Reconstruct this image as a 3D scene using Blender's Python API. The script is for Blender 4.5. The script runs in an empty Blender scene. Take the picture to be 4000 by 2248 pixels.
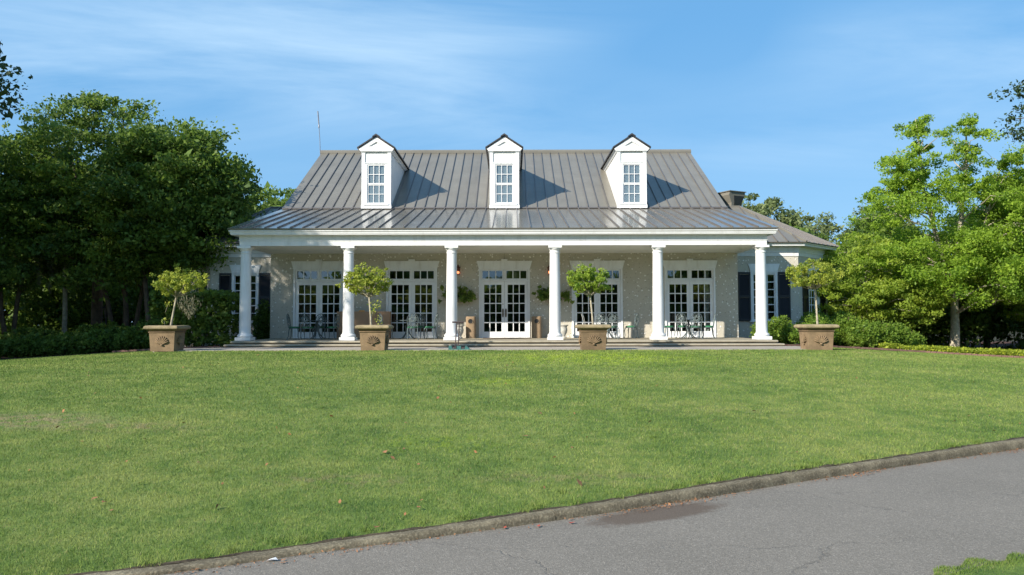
import bpy, math, random
import numpy as np
from mathutils import Vector, Matrix
R = math.radians
random.seed(7)
scene = bpy.context.scene
col = scene.collection
# ------------------------------------------------------------------ camera
camd = bpy.data.cameras.new('camera'); cam = bpy.data.objects.new('camera', camd); col.objects.link(cam)
camd.sensor_width = 36.0; camd.lens = 27.54; camd.clip_start = 0.1; camd.clip_end = 2000
cam.matrix_world = Matrix.Translation((0, 0, 1.6)) @ Matrix.Rotation(R(90 + 2.54), 4, 'X') @ Matrix.Rotation(-0.0022, 4, 'Z')
scene.camera = cam
# ------------------------------------------------------------------ sky
SUN = Vector((-1.12, -1.0, 0.83)).normalized()
elev = math.asin(SUN.z); azim = math.atan2(SUN.x, SUN.y)
world = bpy.data.worlds.new('World'); scene.world = world; world.use_nodes = True
nt = world.node_tree; nt.nodes.clear()
def N(nt, t, **k):
    n = nt.nodes.new(t)
    for a, b in k.items(): setattr(n, a, b)
    return n
out = N(nt, 'ShaderNodeOutputWorld'); bg = N(nt, 'ShaderNodeBackground')
sky = N(nt, 'ShaderNodeTexSky', sky_type='NISHITA'); sky.sun_disc = False
sky.sun_elevation = elev; sky.sun_rotation = azim % (2 * math.pi)
sky.air_density = 1.0; sky.dust_density = 0.6; sky.ozone_density = 2.5
bg.inputs['Strength'].default_value = 0.15
tc = N(nt, 'ShaderNodeTexCoord'); sep = N(nt, 'ShaderNodeSeparateXYZ'); nt.links.new(tc.outputs['Generated'], sep.inputs[0])
# project directions on a high flat layer so that the cirrus streaks run with perspective
zc = N(nt, 'ShaderNodeMath', operation='MAXIMUM'); nt.links.new(sep.outputs['Z'], zc.inputs[0]); zc.inputs[1].default_value = 0.02
za = N(nt, 'ShaderNodeMath', operation='ADD'); nt.links.new(zc.outputs[0], za.inputs[0]); za.inputs[1].default_value = 0.12
dx = N(nt, 'ShaderNodeMath', operation='DIVIDE'); nt.links.new(sep.outputs['X'], dx.inputs[0]); nt.links.new(za.outputs[0], dx.inputs[1])
dy = N(nt, 'ShaderNodeMath', operation='DIVIDE'); nt.links.new(sep.outputs['Y'], dy.inputs[0]); nt.links.new(za.outputs[0], dy.inputs[1])
cmb = N(nt, 'ShaderNodeCombineXYZ'); nt.links.new(dx.outputs[0], cmb.inputs[0]); nt.links.new(dy.outputs[0], cmb.inputs[1])
mp = N(nt, 'ShaderNodeMapping'); mp.inputs['Rotation'].default_value = (0, 0, R(-30)); mp.inputs['Scale'].default_value = (0.45, 1.15, 1); mp.inputs['Location'].default_value = (9.2, 3.8, 0)
nt.links.new(cmb.outputs[0], mp.inputs[0])
n1 = N(nt, 'ShaderNodeTexNoise'); n1.inputs['Scale'].default_value = 1.3; n1.inputs['Detail'].default_value = 11; n1.inputs['Roughness'].default_value = 0.60; n1.inputs['Distortion'].default_value = 0.7
n2 = N(nt, 'ShaderNodeTexNoise'); n2.inputs['Scale'].default_value = 0.5; n2.inputs['Detail'].default_value = 2
nt.links.new(mp.outputs[0], n1.inputs[0])
mp2 = N(nt, 'ShaderNodeMapping'); mp2.inputs['Location'].default_value = (5.0, 1.3, 0); nt.links.new(cmb.outputs[0], mp2.inputs[0]); nt.links.new(mp2.outputs[0], n2.inputs[0])
r1 = N(nt, 'ShaderNodeMapRange'); r1.inputs[1].default_value = 0.34; r1.inputs[2].default_value = 0.84; nt.links.new(n1.outputs[0], r1.inputs[0])
r2 = N(nt, 'ShaderNodeMapRange'); r2.inputs[1].default_value = 0.36; r2.inputs[2].default_value = 0.60; nt.links.new(n2.outputs[0], r2.inputs[0])
mu = N(nt, 'ShaderNodeMath', operation='MULTIPLY'); nt.links.new(r1.outputs[0], mu.inputs[0]); nt.links.new(r2.outputs[0], mu.inputs[1])
mu2 = N(nt, 'ShaderNodeMath', operation='MULTIPLY'); nt.links.new(mu.outputs[0], mu2.inputs[0]); mu2.inputs[1].default_value = 1.0
fd_ = N(nt, 'ShaderNodeMapRange', interpolation_type='SMOOTHSTEP'); fd_.inputs[1].default_value = 0.10; fd_.inputs[2].default_value = 0.30; nt.links.new(sep.outputs['Z'], fd_.inputs[0]); nt.links.new(fd_.outputs[0], mu2.inputs[1])
zr = N(nt, 'ShaderNodeValToRGB'); nt.links.new(sep.outputs['Z'], zr.inputs[0]); zr.color_ramp.elements[0].color = (0.84, 1.74, 2.75, 1); zr.color_ramp.elements[1].color = (0.36, 1.05, 2.2, 1)
e_ = zr.color_ramp.elements.new(0.35); e_.color = (0.46, 1.36, 2.55, 1)
hsv = N(nt, 'ShaderNodeMix', data_type='RGBA'); hsv.inputs[0].default_value = 0.89; nt.links.new(sky.outputs[0], hsv.inputs[6]); nt.links.new(zr.outputs[0], hsv.inputs[7])
mx = N(nt, 'ShaderNodeMix', data_type='RGBA'); nt.links.new(mu2.outputs[0], mx.inputs[0]); nt.links.new(hsv.outputs[2], mx.inputs[6]); mx.inputs[7].default_value = (2.2, 3.0, 3.75, 1)
nt.links.new(mx.outputs[2], bg.inputs[0]); nt.links.new(bg.outputs[0], out.inputs[0])
# ------------------------------------------------------------------ sun and exposure
sd = bpy.data.lights.new('sun', 'SUN'); sd.energy = 4.0; sd.angle = R(0.55); sd.color = (1.0, 0.93, 0.82)
so = bpy.data.objects.new('sun', sd); col.objects.link(so); so.rotation_euler = SUN.to_track_quat('Z', 'Y').to_euler(); so.location = (-30, -30, 40)
vs = scene.view_settings; vs.view_transform = 'Standard'; vs.look = 'None'; vs.gamma = 1.0; vs.use_curve_mapping = False; vs.exposure = 1.03
scene.render.engine = 'CYCLES'
# ------------------------------------------------------------------ helpers
def tag(o, label=None, cat=None, group=None, kind=None):
    if label: o['label'] = label
    if cat: o['category'] = cat
    if group: o['group'] = group
    if kind: o['kind'] = kind
    return o
def wloc(o):
    v = Vector((0, 0, 0))
    while o is not None:
        v += o.location; o = o.parent
    return v
def empty(name, loc=(0, 0, 0), rz=0.0, parent=None):
    o = bpy.data.objects.new(name, None); col.objects.link(o); o.location = loc; o.rotation_euler = (0, 0, rz)
    o.empty_display_size = 0.3
    if parent is not None: o.parent = parent
    return o
def copy_tree(o, parent=None):
    c = o.copy(); col.objects.link(c); c.parent = parent
    for ch in list(o.children): copy_tree(ch, c)
    return c
class MB:
    def __init__(s): s.v = []; s.f = []
    def add(s, vs, fs):
        b = len(s.v); s.v += [tuple(p) for p in vs]; s.f += [[b + i for i in f] for f in fs]; return s
    def box(s, x0, x1, y0, y1, z0, z1):
        return s.add([(x0, y0, z0), (x1, y0, z0), (x1, y1, z0), (x0, y1, z0), (x0, y0, z1), (x1, y0, z1), (x1, y1, z1), (x0, y1, z1)],
                     [[0, 3, 2, 1], [4, 5, 6, 7], [0, 1, 5, 4], [1, 2, 6, 5], [2, 3, 7, 6], [3, 0, 4, 7]])
    def prism(s, poly, d, axis='y', o=0.0):
        # poly in the (a,b) plane, extruded from o to d along axis
        def P(a, b, t): return {'y': (a, t, b), 'x': (t, a, b), 'z': (a, b, t)}[axis]
        n = len(poly)
        vs = [P(a, b, o) for a, b in poly] + [P(a, b, d) for a, b in poly]
        fs = [list(range(n)), list(range(2 * n - 1, n - 1, -1))] + [[i, n + i, n + (i + 1) % n, (i + 1) % n] for i in range(n)]
        return s.add(vs, fs)
    def lathe(s, prof, n=24, c=(0, 0, 0), cap=True, sx=1, sy=1):
        b = len(s.v)
        for r, z in prof:
            for i in range(n):
                a = 2 * math.pi * i / n; s.v.append((c[0] + r * sx * math.cos(a), c[1] + r * sy * math.sin(a), c[2] + z))
        for k in range(len(prof) - 1):
            for i in range(n):
                j = (i + 1) % n; s.f.append([b + k * n + i, b + k * n + j, b + (k + 1) * n + j, b + (k + 1) * n + i])
        if cap:
            s.f.append([b + i for i in range(n)][::-1]); s.f.append([b + (len(prof) - 1) * n + i for i in range(n)])
        return s
    def tube(s, pts, rad, n=6):
        pts = [Vector(p) for p in pts]; m = len(pts)
        if not hasattr(rad, '__len__'): rad = [rad] * m
        b = len(s.v); up = Vector((0, 0, 1))
        for k, p in enumerate(pts):
            t = (pts[min(k + 1, m - 1)] - pts[max(k - 1, 0)]).normalized()
            ref = up if abs(t.z) < 0.9 else Vector((1, 0, 0))
            a = t.cross(ref).normalized(); c = t.cross(a)
            for i in range(n):
                th = 2 * math.pi * i / n; s.v.append(tuple(p + (a * math.cos(th) + c * math.sin(th)) * rad[k]))
        for k in range(m - 1):
            for i in range(n):
                j = (i + 1) % n; s.f.append([b + k * n + i, b + k * n + j, b + (k + 1) * n + j, b + (k + 1) * n + i])
        s.f.append([b + i for i in range(n)][::-1]); s.f.append([b + (m - 1) * n + i for i in range(n)])
        return s
    def sweep(s, path, prof, closed=False):
        # path: plan points, prof: (out,z) closed polygon; out is to the right hand of the walking direction
        n = len(path); P = [Vector((p[0], p[1])) for p in path]; b = len(s.v); m = len(prof)
        for i in range(n):
            d0 = (P[i] - P[i - 1]).normalized() if (i > 0 or closed) else None
            d1 = (P[(i + 1) % n] - P[i]).normalized() if (i < n - 1 or closed) else None
            if d0 is None: d0 = d1
            if d1 is None: d1 = d0
            n0 = Vector((d0.y, -d0.x)); n1 = Vector((d1.y, -d1.x)); bi = (n0 + n1); bi /= max(1e-6, bi.dot(n0))
            for o, z in prof: s.v.append((P[i].x + bi.x * o, P[i].y + bi.y * o, z))
        for i in range(n if closed else n - 1):
            for k in range(m):
                a = b + i * m; c = b + ((i + 1) % n) * m; l = (k + 1) % m
                s.f.append([a + k, c + k, c + l, a + l])
        if not closed:
            s.f.append([b + k for k in range(m)]); s.f.append([b + (n - 1) * m + k for k in range(m)][::-1])
        return s
    def build(s, name, mat, parent=None, world=False, smooth=None, loc=None):
        me = bpy.data.meshes.new(name)
        off = wloc(parent) if (world and parent is not None) else Vector((0, 0, 0))
        me.from_pydata([(x - off.x, y - off.y, z - off.z) for x, y, z in s.v], [], s.f)
        if smooth is not None:
            me.polygons.foreach_set('use_smooth', [True] * len(me.polygons)); me.set_sharp_from_angle(angle=R(smooth))
        me.update()
        o = bpy.data.objects.new(name, me); col.objects.link(o)
        for mm in (mat if isinstance(mat, list) else [mat]): me.materials.append(mm)
        if parent is not None: o.parent = parent
        if loc is not None: o.location = loc
        return o
# ------------------------------------------------------------------ materials
def newmat(name):
    m = bpy.data.materials.new(name); m.use_nodes = True; nt = m.node_tree
    return m, nt, nt.nodes['Principled BSDF']
def noise(nt, scale, detail=4, rough=0.55, vec=None, dist=0.0):
    n = N(nt, 'ShaderNodeTexNoise'); n.inputs['Scale'].default_value = scale; n.inputs['Detail'].default_value = detail
    n.inputs['Roughness'].default_value = rough; n.inputs['Distortion'].default_value = dist
    if vec is not None: nt.links.new(vec, n.inputs['Vector'])
    return n
def ramp(nt, inp, stops):
    r = N(nt, 'ShaderNodeValToRGB'); cr = r.color_ramp
    while len(cr.elements) < len(stops): cr.elements.new(0.5)
    for e, (p, c) in zip(cr.elements, stops): e.position = p; e.color = (*c, 1) if len(c) == 3 else c
    nt.links.new(inp, r.inputs[0]); return r
def mixc(nt, fac, a, b):
    m = N(nt, 'ShaderNodeMix', data_type='RGBA')
    for s, x in ((0, fac), (6, a), (7, b)):
        if hasattr(x, 'links'): nt.links.new(x, m.inputs[s])
        elif s == 0: m.inputs[0].default_value = x
        else: m.inputs[s].default_value = (*x, 1)
    return m.outputs[2]
def math_(nt, op, a, b=None):
    m = N(nt, 'ShaderNodeMath', operation=op)
    for i, x in enumerate((a, b)):
        if x is None: continue
        if hasattr(x, 'links'): nt.links.new(x, m.inputs[i])
        else: m.inputs[i].default_value = x
    return m.outputs[0]
def simple(name, color, rough=0.6, var=0.12, vscale=3.0, bump=0.0, bscale=60, metal=0.0, spec=0.5, obj=True):
    m, nt, p = newmat(name)
    tc = N(nt, 'ShaderNodeTexCoord'); v = tc.outputs['Object'] if obj else N(nt, 'ShaderNodeNewGeometry').outputs['Position']
    n = noise(nt, vscale, 5, 0.6, v)
    lo = tuple(c * (1 - var) for c in color); hi = tuple(min(1, c * (1 + var)) for c in color)
    r = ramp(nt, n.outputs[0], [(0.3, lo), (0.7, hi)]); nt.links.new(r.outputs[0], p.inputs['Base Color'])
    p.inputs['Roughness'].default_value = rough; p.inputs['Metallic'].default_value = metal; p.inputs['Specular IOR Level'].default_value = spec
    if bump:
        nb = noise(nt, bscale, 4, 0.6, v); b = N(nt, 'ShaderNodeBump'); b.inputs['Strength'].default_value = bump; b.inputs['Distance'].default_value = 0.02
        nt.links.new(nb.outputs[0], b.inputs['Height']); nt.links.new(b.outputs[0], p.inputs['Normal'])
    return m
M = {}
M['white'] = simple('white_paint', (0.70, 0.70, 0.69), 0.45, 0.04, 1.5, 0.05, 25)
M['white_trim'] = simple('white_trim', (0.76, 0.77, 0.77), 0.5, 0.05, 2.5, 0.04, 30)
M['ceiling'] = simple('porch_ceiling_paint', (0.74, 0.74, 0.70), 0.6, 0.04, 1.0)
M['shutter'] = simple('black_shutter_paint', (0.012, 0.012, 0.014), 0.45, 0.2, 3)
M['planter'] = simple('aged_planter_stone', (0.19, 0.130, 0.072), 0.9, 0.28, 3.5, 0.6, 45)
M['planter_rim'] = simple('mossy_planter_rim', (0.22, 0.175, 0.10), 0.9, 0.32, 5, 0.7, 45)
for k_ in ('planter', 'planter_rim'):
    nt_ = M[k_].node_tree; p_ = nt_.nodes['Principled BSDF']; lk = p_.inputs['Base Color'].links[0]; src = lk.from_socket; nt_.links.remove(lk)
    oi = N(nt_, 'ShaderNodeObjectInfo'); hs = N(nt_, 'ShaderNodeHueSaturation'); mr0 = N(nt_, 'ShaderNodeMapRange'); nt_.links.new(oi.outputs['Random'], mr0.inputs[0]); mr0.inputs[3].default_value = 0.78; mr0.inputs[4].default_value = 1.18
    nt_.links.new(mr0.outputs[0], hs.inputs['Value']); nt_.links.new(src, hs.inputs['Color']); nt_.links.new(hs.outputs[0], p_.inputs['Base Color'])
# old white paint: grime and faint runs
for k_ in ('white', 'white_trim'):
    nt_ = M[k_].node_tree; p_ = nt_.nodes['Principled BSDF']; lk = p_.inputs['Base Color'].links[0]; src = lk.from_socket; nt_.links.remove(lk)
    po = N(nt_, 'ShaderNodeNewGeometry').outputs['Position']; mq = N(nt_, 'ShaderNodeMapping'); mq.inputs['Scale'].default_value = (3.0, 3.0, 0.5); nt_.links.new(po, mq.inputs[0]); nq = noise(nt_, 1.6, 6, 0.7, mq.outputs[0])
    rq = ramp(nt_, nq.outputs[0], [(0.50, (0, 0, 0)), (0.78, (0.55, 0.55, 0.55))]); nt_.links.new(mixc(nt_, rq.outputs[0], src, (0.44, 0.42, 0.37)), p_.inputs['Base Color'])
M['soil'] = simple('dark_soil', (0.05, 0.035, 0.025), 0.95, 0.3, 12, 0.8, 40)
M['aggregate'] = simple('brown_aggregate', (0.27, 0.19, 0.115), 0.9, 0.16, 30, 0.6, 90)
M['chair'] = simple('verdigris_chair_metal', (0.085, 0.115, 0.12), 0.45, 0.2, 14, spec=0.6)
M['chair_back'] = simple('sunlit_verdigris_metal', (0.15, 0.19, 0.185), 0.45, 0.25, 14, spec=0.6)  # lighter copy of the chair metal, sunlight put into the colour
M['cushion'] = simple('green_cushion_fabric', (0.022, 0.15, 0.062), 0.7, 0.15, 8)
M['bark'] = simple('tree_bark', (0.13, 0.095, 0.065), 0.9, 0.35, 5, 0.8, 18)
M['pale_bark'] = simple('pale_lichen_bark', (0.34, 0.30, 0.22), 0.9, 0.4, 7, 0.7, 22)
M['brown_box'] = simple('brown_cardboard', (0.36, 0.22, 0.13), 0.75, 0.08, 1.0)
M['orange'] = simple('orange_plastic', (0.75, 0.33, 0.04), 0.5, 0.05)
M['urn'] = simple('whitewashed_urn_stone', (0.42, 0.41, 0.37), 0.8, 0.12, 6, 0.4, 30)
M['black_metal'] = simple('black_metal', (0.02, 0.02, 0.02), 0.4, 0.2)
M['brown_metal'] = simple('brown_painted_metal', (0.05, 0.03, 0.03), 0.5, 0.3, 12)
M['teal'] = simple('teal_green_plastic', (0.035, 0.13, 0.12), 0.5, 0.25, 9)
M['bronze'] = simple('aged_bronze', (0.12, 0.08, 0.045), 0.4, 0.3, 20, metal=0.7)
M['copper'] = simple('copper_lantern_metal', (0.16, 0.07, 0.045), 0.4, 0.3, 20, metal=0.5)
M['mat'] = simple('door_mat_fibre', (0.10, 0.065, 0.05), 0.95, 0.2, 20)
M['antenna'] = simple('grey_antenna_metal', (0.22, 0.22, 0.24), 0.4, 0.05, metal=0.5)
M['fallen'] = simple('dry_brown_leaf', (0.26, 0.12, 0.05), 0.8, 0.3, 20)
M['fallen_red'] = simple('dry_red_leaf', (0.32, 0.06, 0.035), 0.7, 0.3, 20)
M['paper'] = simple('crumpled_white_paper', (0.7, 0.7, 0.7), 0.8, 0.05)
M['interior'] = simple('dark_unlit_room', (0.10, 0.085, 0.07), 0.9, 0.1)  # dark colour puts the gloom of unlit rooms into their surfaces
M['curtain'] = simple('white_curtain_cloth', (0.7, 0.7, 0.68), 0.9, 0.04)
M['blind'] = simple('pale_window_blind', (0.36, 0.40, 0.45), 0.8, 0.05)
M['cart'] = simple('white_cart_shell', (0.75, 0.76, 0.78), 0.3, 0.03)
M['tyre'] = simple('black_rubber', (0.02, 0.02, 0.02), 0.8, 0.1)
M['moss'] = simple('grey_green_moss', (0.20, 0.19, 0.12), 0.95, 0.3, 8)
M['walk'] = simple('path_concrete', (0.33, 0.29, 0.24), 0.9, 0.16, 1.8, 0.4, 60)
# metal roof with a low gloss
def roofmat(name, rough):
    m, nt, p = newmat(name); tc = N(nt, 'ShaderNodeTexCoord')
    n = noise(nt, 0.8, 6, 0.65, tc.outputs['Object']); r = ramp(nt, n.outputs[0], [(0.3, (0.150, 0.138, 0.112)), (0.7, (0.186, 0.173, 0.142))])
    mpw = N(nt, 'ShaderNodeMapping'); mpw.inputs['Scale'].default_value = (5.0, 0.35, 0.35); nt.links.new(tc.outputs['Object'], mpw.inputs[0]); ns = noise(nt, 1.4, 5, 0.65, mpw.outputs[0])
    oi = N(nt, 'ShaderNodeObjectInfo'); hs = N(nt, 'ShaderNodeHueSaturation'); va = N(nt, 'ShaderNodeMapRange'); nt.links.new(oi.outputs['Random'], va.inputs[0]); va.inputs[3].default_value = 0.93; va.inputs[4].default_value = 1.06; nt.links.new(va.outputs[0], hs.inputs['Value'])
    nt.links.new(mixc(nt, ramp(nt, ns.outputs[0], [(0.45, (0, 0, 0)), (0.8, (0.3, 0.3, 0.3))]).outputs[0], r.outputs[0], (0.10, 0.094, 0.08)), hs.inputs['Color']); nt.links.new(hs.outputs[0], p.inputs['Base Color'])
    n2_ = noise(nt, 2.5, 4, 0.5, tc.outputs['Object']); mr = N(nt, 'ShaderNodeMapRange'); nt.links.new(n2_.outputs[0], mr.inputs[0]); mr.inputs[3].default_value = rough - 0.05; mr.inputs[4].default_value = rough + 0.08
    nt.links.new(mr.outputs[0], p.inputs['Roughness'])
    p.inputs['Specular IOR Level'].default_value = 0.4
    wv = noise(nt, 1.7, 2, 0.5, tc.outputs['Object']); b = N(nt, 'ShaderNodeBump'); b.inputs['Strength'].default_value = 0.25; b.inputs['Distance'].default_value = 0.03
    nt.links.new(wv.outputs[0], b.inputs['Height']); nt.links.new(b.outputs[0], p.inputs['Normal'])
    return m
M['roof'] = roofmat('standing_seam_metal', 0.34)
M['roof_low'] = roofmat('glossy_porch_roof_metal', 0.16)
M['seam'] = simple('seam_metal', (0.12, 0.11, 0.105), 0.4, 0.1, 2)
M['roof_dark'] = simple('dark_ridge_metal', (0.045, 0.042, 0.045), 0.4, 0.2, 4)
# tabby: oyster shell stucco
def tabby():
    m, nt, p = newmat('tabby_shell_stucco'); pos = N(nt, 'ShaderNodeNewGeometry').outputs['Position']
    big = noise(nt, 0.9, 5, 0.6, pos); base = ramp(nt, big.outputs[0], [(0.3, (0.48, 0.445, 0.36)), (0.72, (0.60, 0.56, 0.465))])
    fine = noise(nt, 45, 4, 0.7, pos); c = mixc(nt, 0.35, base.outputs[0], ramp(nt, fine.outputs[0], [(0.35, (0.28, 0.25, 0.20)), (0.65, (0.56, 0.52, 0.43))]).outputs[0])
    wob = noise(nt, 9, 3, 0.6, pos); ad = N(nt, 'ShaderNodeVectorMath', operation='MULTIPLY_ADD'); nt.links.new(wob.outputs['Color'], ad.inputs[0]); ad.inputs[1].default_value = (0.08, 0.08, 0.08); nt.links.new(pos, ad.inputs[2])
    v1 = N(nt, 'ShaderNodeTexVoronoi'); v1.inputs['Scale'].default_value = 7.0; nt.links.new(ad.outputs[0], v1.inputs['Vector'])
    shell = N(nt, 'ShaderNodeMapRange'); shell.inputs[1].default_value = 0.27; shell.inputs[2].default_value = 0.20; nt.links.new(v1.outputs['Distance'], shell.inputs[0])
    keep = math_(nt, 'GREATER_THAN', N(nt, 'ShaderNodeSeparateColor').outputs[0], 0.3); nt.links.new(v1.outputs['Color'], nt.nodes[-2].inputs[0])
    sh = math_(nt, 'MULTIPLY', shell.outputs[0], keep)
    v2 = N(nt, 'ShaderNodeTexVoronoi'); v2.inputs['Scale'].default_value = 8; o2 = N(nt, 'ShaderNodeVectorMath', operation='ADD'); nt.links.new(ad.outputs[0], o2.inputs[0]); o2.inputs[1].default_value = (3.3, 1.1, 7.7); nt.links.new(o2.outputs[0], v2.inputs['Vector'])
    pit = N(nt, 'ShaderNodeMapRange'); pit.inputs[1].default_value = 0.19; pit.inputs[2].default_value = 0.13; nt.links.new(v2.outputs['Distance'], pit.inputs[0])
    c = mixc(nt, math_(nt, 'MULTIPLY', sh, 0.9), c, (0.86, 0.84, 0.79)); c = mixc(nt, math_(nt, 'MULTIPLY', pit.outputs[0], 0.42), c, (0.10, 0.08, 0.06))
    nt.links.new(c, p.inputs['Base Color']); p.inputs['Roughness'].default_value = 0.95
    h = math_(nt, 'SUBTRACT', math_(nt, 'ADD', math_(nt, 'MULTIPLY', fine.outputs[0], 0.4), sh), pit.outputs[0])
    b = N(nt, 'ShaderNodeBump'); b.inputs['Strength'].default_value = 0.7; b.inputs['Distance'].default_value = 0.02; nt.links.new(h, b.inputs['Height']); nt.links.new(b.outputs[0], p.inputs['Normal'])
    return m
M['tabby'] = tabby()
# window glass: tinted see-through with a mirror share
def glass():
    m = bpy.data.materials.new('window_glass'); m.use_nodes = True; nt = m.node_tree; nt.nodes.clear()
    o = N(nt, 'ShaderNodeOutputMaterial'); t = N(nt, 'ShaderNodeBsdfTransparent'); t.inputs[0].default_value = (0.80, 0.83, 0.82, 1)
    g = N(nt, 'ShaderNodeBsdfGlossy'); g.inputs['Roughness'].default_value = 0.01; g.inputs[0].default_value = (0.95, 0.97, 1, 1)
    pos = N(nt, 'ShaderNodeNewGeometry').outputs['Position']; wn = noise(nt, 1.2, 1, 0.4, pos)
    b = N(nt, 'ShaderNodeBump'); b.inputs['Strength'].default_value = 0.12; b.inputs['Distance'].default_value = 0.03; nt.links.new(wn.outputs[0], b.inputs['Height']); nt.links.new(b.outputs[0], g.inputs['Normal'])
    f = N(nt, 'ShaderNodeFresnel'); f.inputs[0].default_value = 1.5; mr = N(nt, 'ShaderNodeMapRange'); nt.links.new(f.outputs[0], mr.inputs[0]); mr.inputs[3].default_value = 0.12; mr.inputs[4].default_value = 1.0
    bf = N(nt, 'ShaderNodeNewGeometry'); ff = math_(nt, 'MULTIPLY', mr.outputs[0], math_(nt, 'SUBTRACT', 1.0, bf.outputs['Backfacing']))
    mx = N(nt, 'ShaderNodeMixShader'); nt.links.new(ff, mx.inputs[0]); nt.links.new(t.outputs[0], mx.inputs[1]); nt.links.new(g.outputs[0], mx.inputs[2]); nt.links.new(mx.outputs[0], o.inputs[0])
    return m
M['glass'] = glass()
def leafmat(name, dark, light, trans=0.35, rough=0.55):
    m, nt, p = newmat(name); a = N(nt, 'ShaderNodeAttribute'); a.attribute_name = 'tint'
    r = ramp(nt, a.outputs['Fac'], [(0.0, dark), (1.0, light)]); nt.links.new(r.outputs[0], p.inputs['Base Color'])
    p.inputs['Roughness'].default_value = rough; p.inputs['Specular IOR Level'].default_value = 0.3
    tr = N(nt, 'ShaderNodeBsdfTranslucent'); g = N(nt, 'ShaderNodeHueSaturation'); g.inputs['Value'].default_value = 1.25; nt.links.new(r.outputs[0], g.inputs['Color']); nt.links.new(g.outputs[0], tr.inputs[0])
    mx = N(nt, 'ShaderNodeMixShader'); mx.inputs[0].default_value = trans; nt.links.new(p.outputs[0], mx.inputs[1]); nt.links.new(tr.outputs[0], mx.inputs[2])
    nt.links.new(mx.outputs[0], nt.nodes['Material Output'].inputs[0]); return m
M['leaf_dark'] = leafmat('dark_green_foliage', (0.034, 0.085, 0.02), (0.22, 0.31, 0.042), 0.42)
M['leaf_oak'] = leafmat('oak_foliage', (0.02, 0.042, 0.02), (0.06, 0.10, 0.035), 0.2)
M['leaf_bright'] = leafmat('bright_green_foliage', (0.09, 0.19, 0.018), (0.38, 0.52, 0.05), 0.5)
M['leaf_yellow'] = leafmat('yellow_green_foliage', (0.11, 0.20, 0.02), (0.41, 0.49, 0.06), 0.48)
M['leaf_grey'] = leafmat('grey_green_foliage', (0.09, 0.13, 0.05), (0.27, 0.32, 0.12), 0.4)
M['leaf_topiary'] = leafmat('topiary_foliage', (0.12, 0.20, 0.02), (0.52, 0.53, 0.085), 0.42)
M['leaf_topiary_green'] = leafmat('green_topiary_foliage', (0.08, 0.19, 0.018), (0.42, 0.50, 0.07), 0.42)
M['leaf_shrub'] = leafmat('clipped_shrub_foliage', (0.05, 0.13, 0.016), (0.28, 0.38, 0.045), 0.42)
M['leaf_silver'] = leafmat('silver_shrub_foliage', (0.12, 0.12, 0.12), (0.25, 0.25, 0.24), 0.2)
M['leaf_cover'] = leafmat('ground_cover_foliage', (0.14, 0.21, 0.018), (0.46, 0.50, 0.05), 0.4)
M['leaf_basket'] = leafmat('basket_foliage', (0.05, 0.12, 0.018), (0.30, 0.38, 0.07), 0.35)
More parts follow.
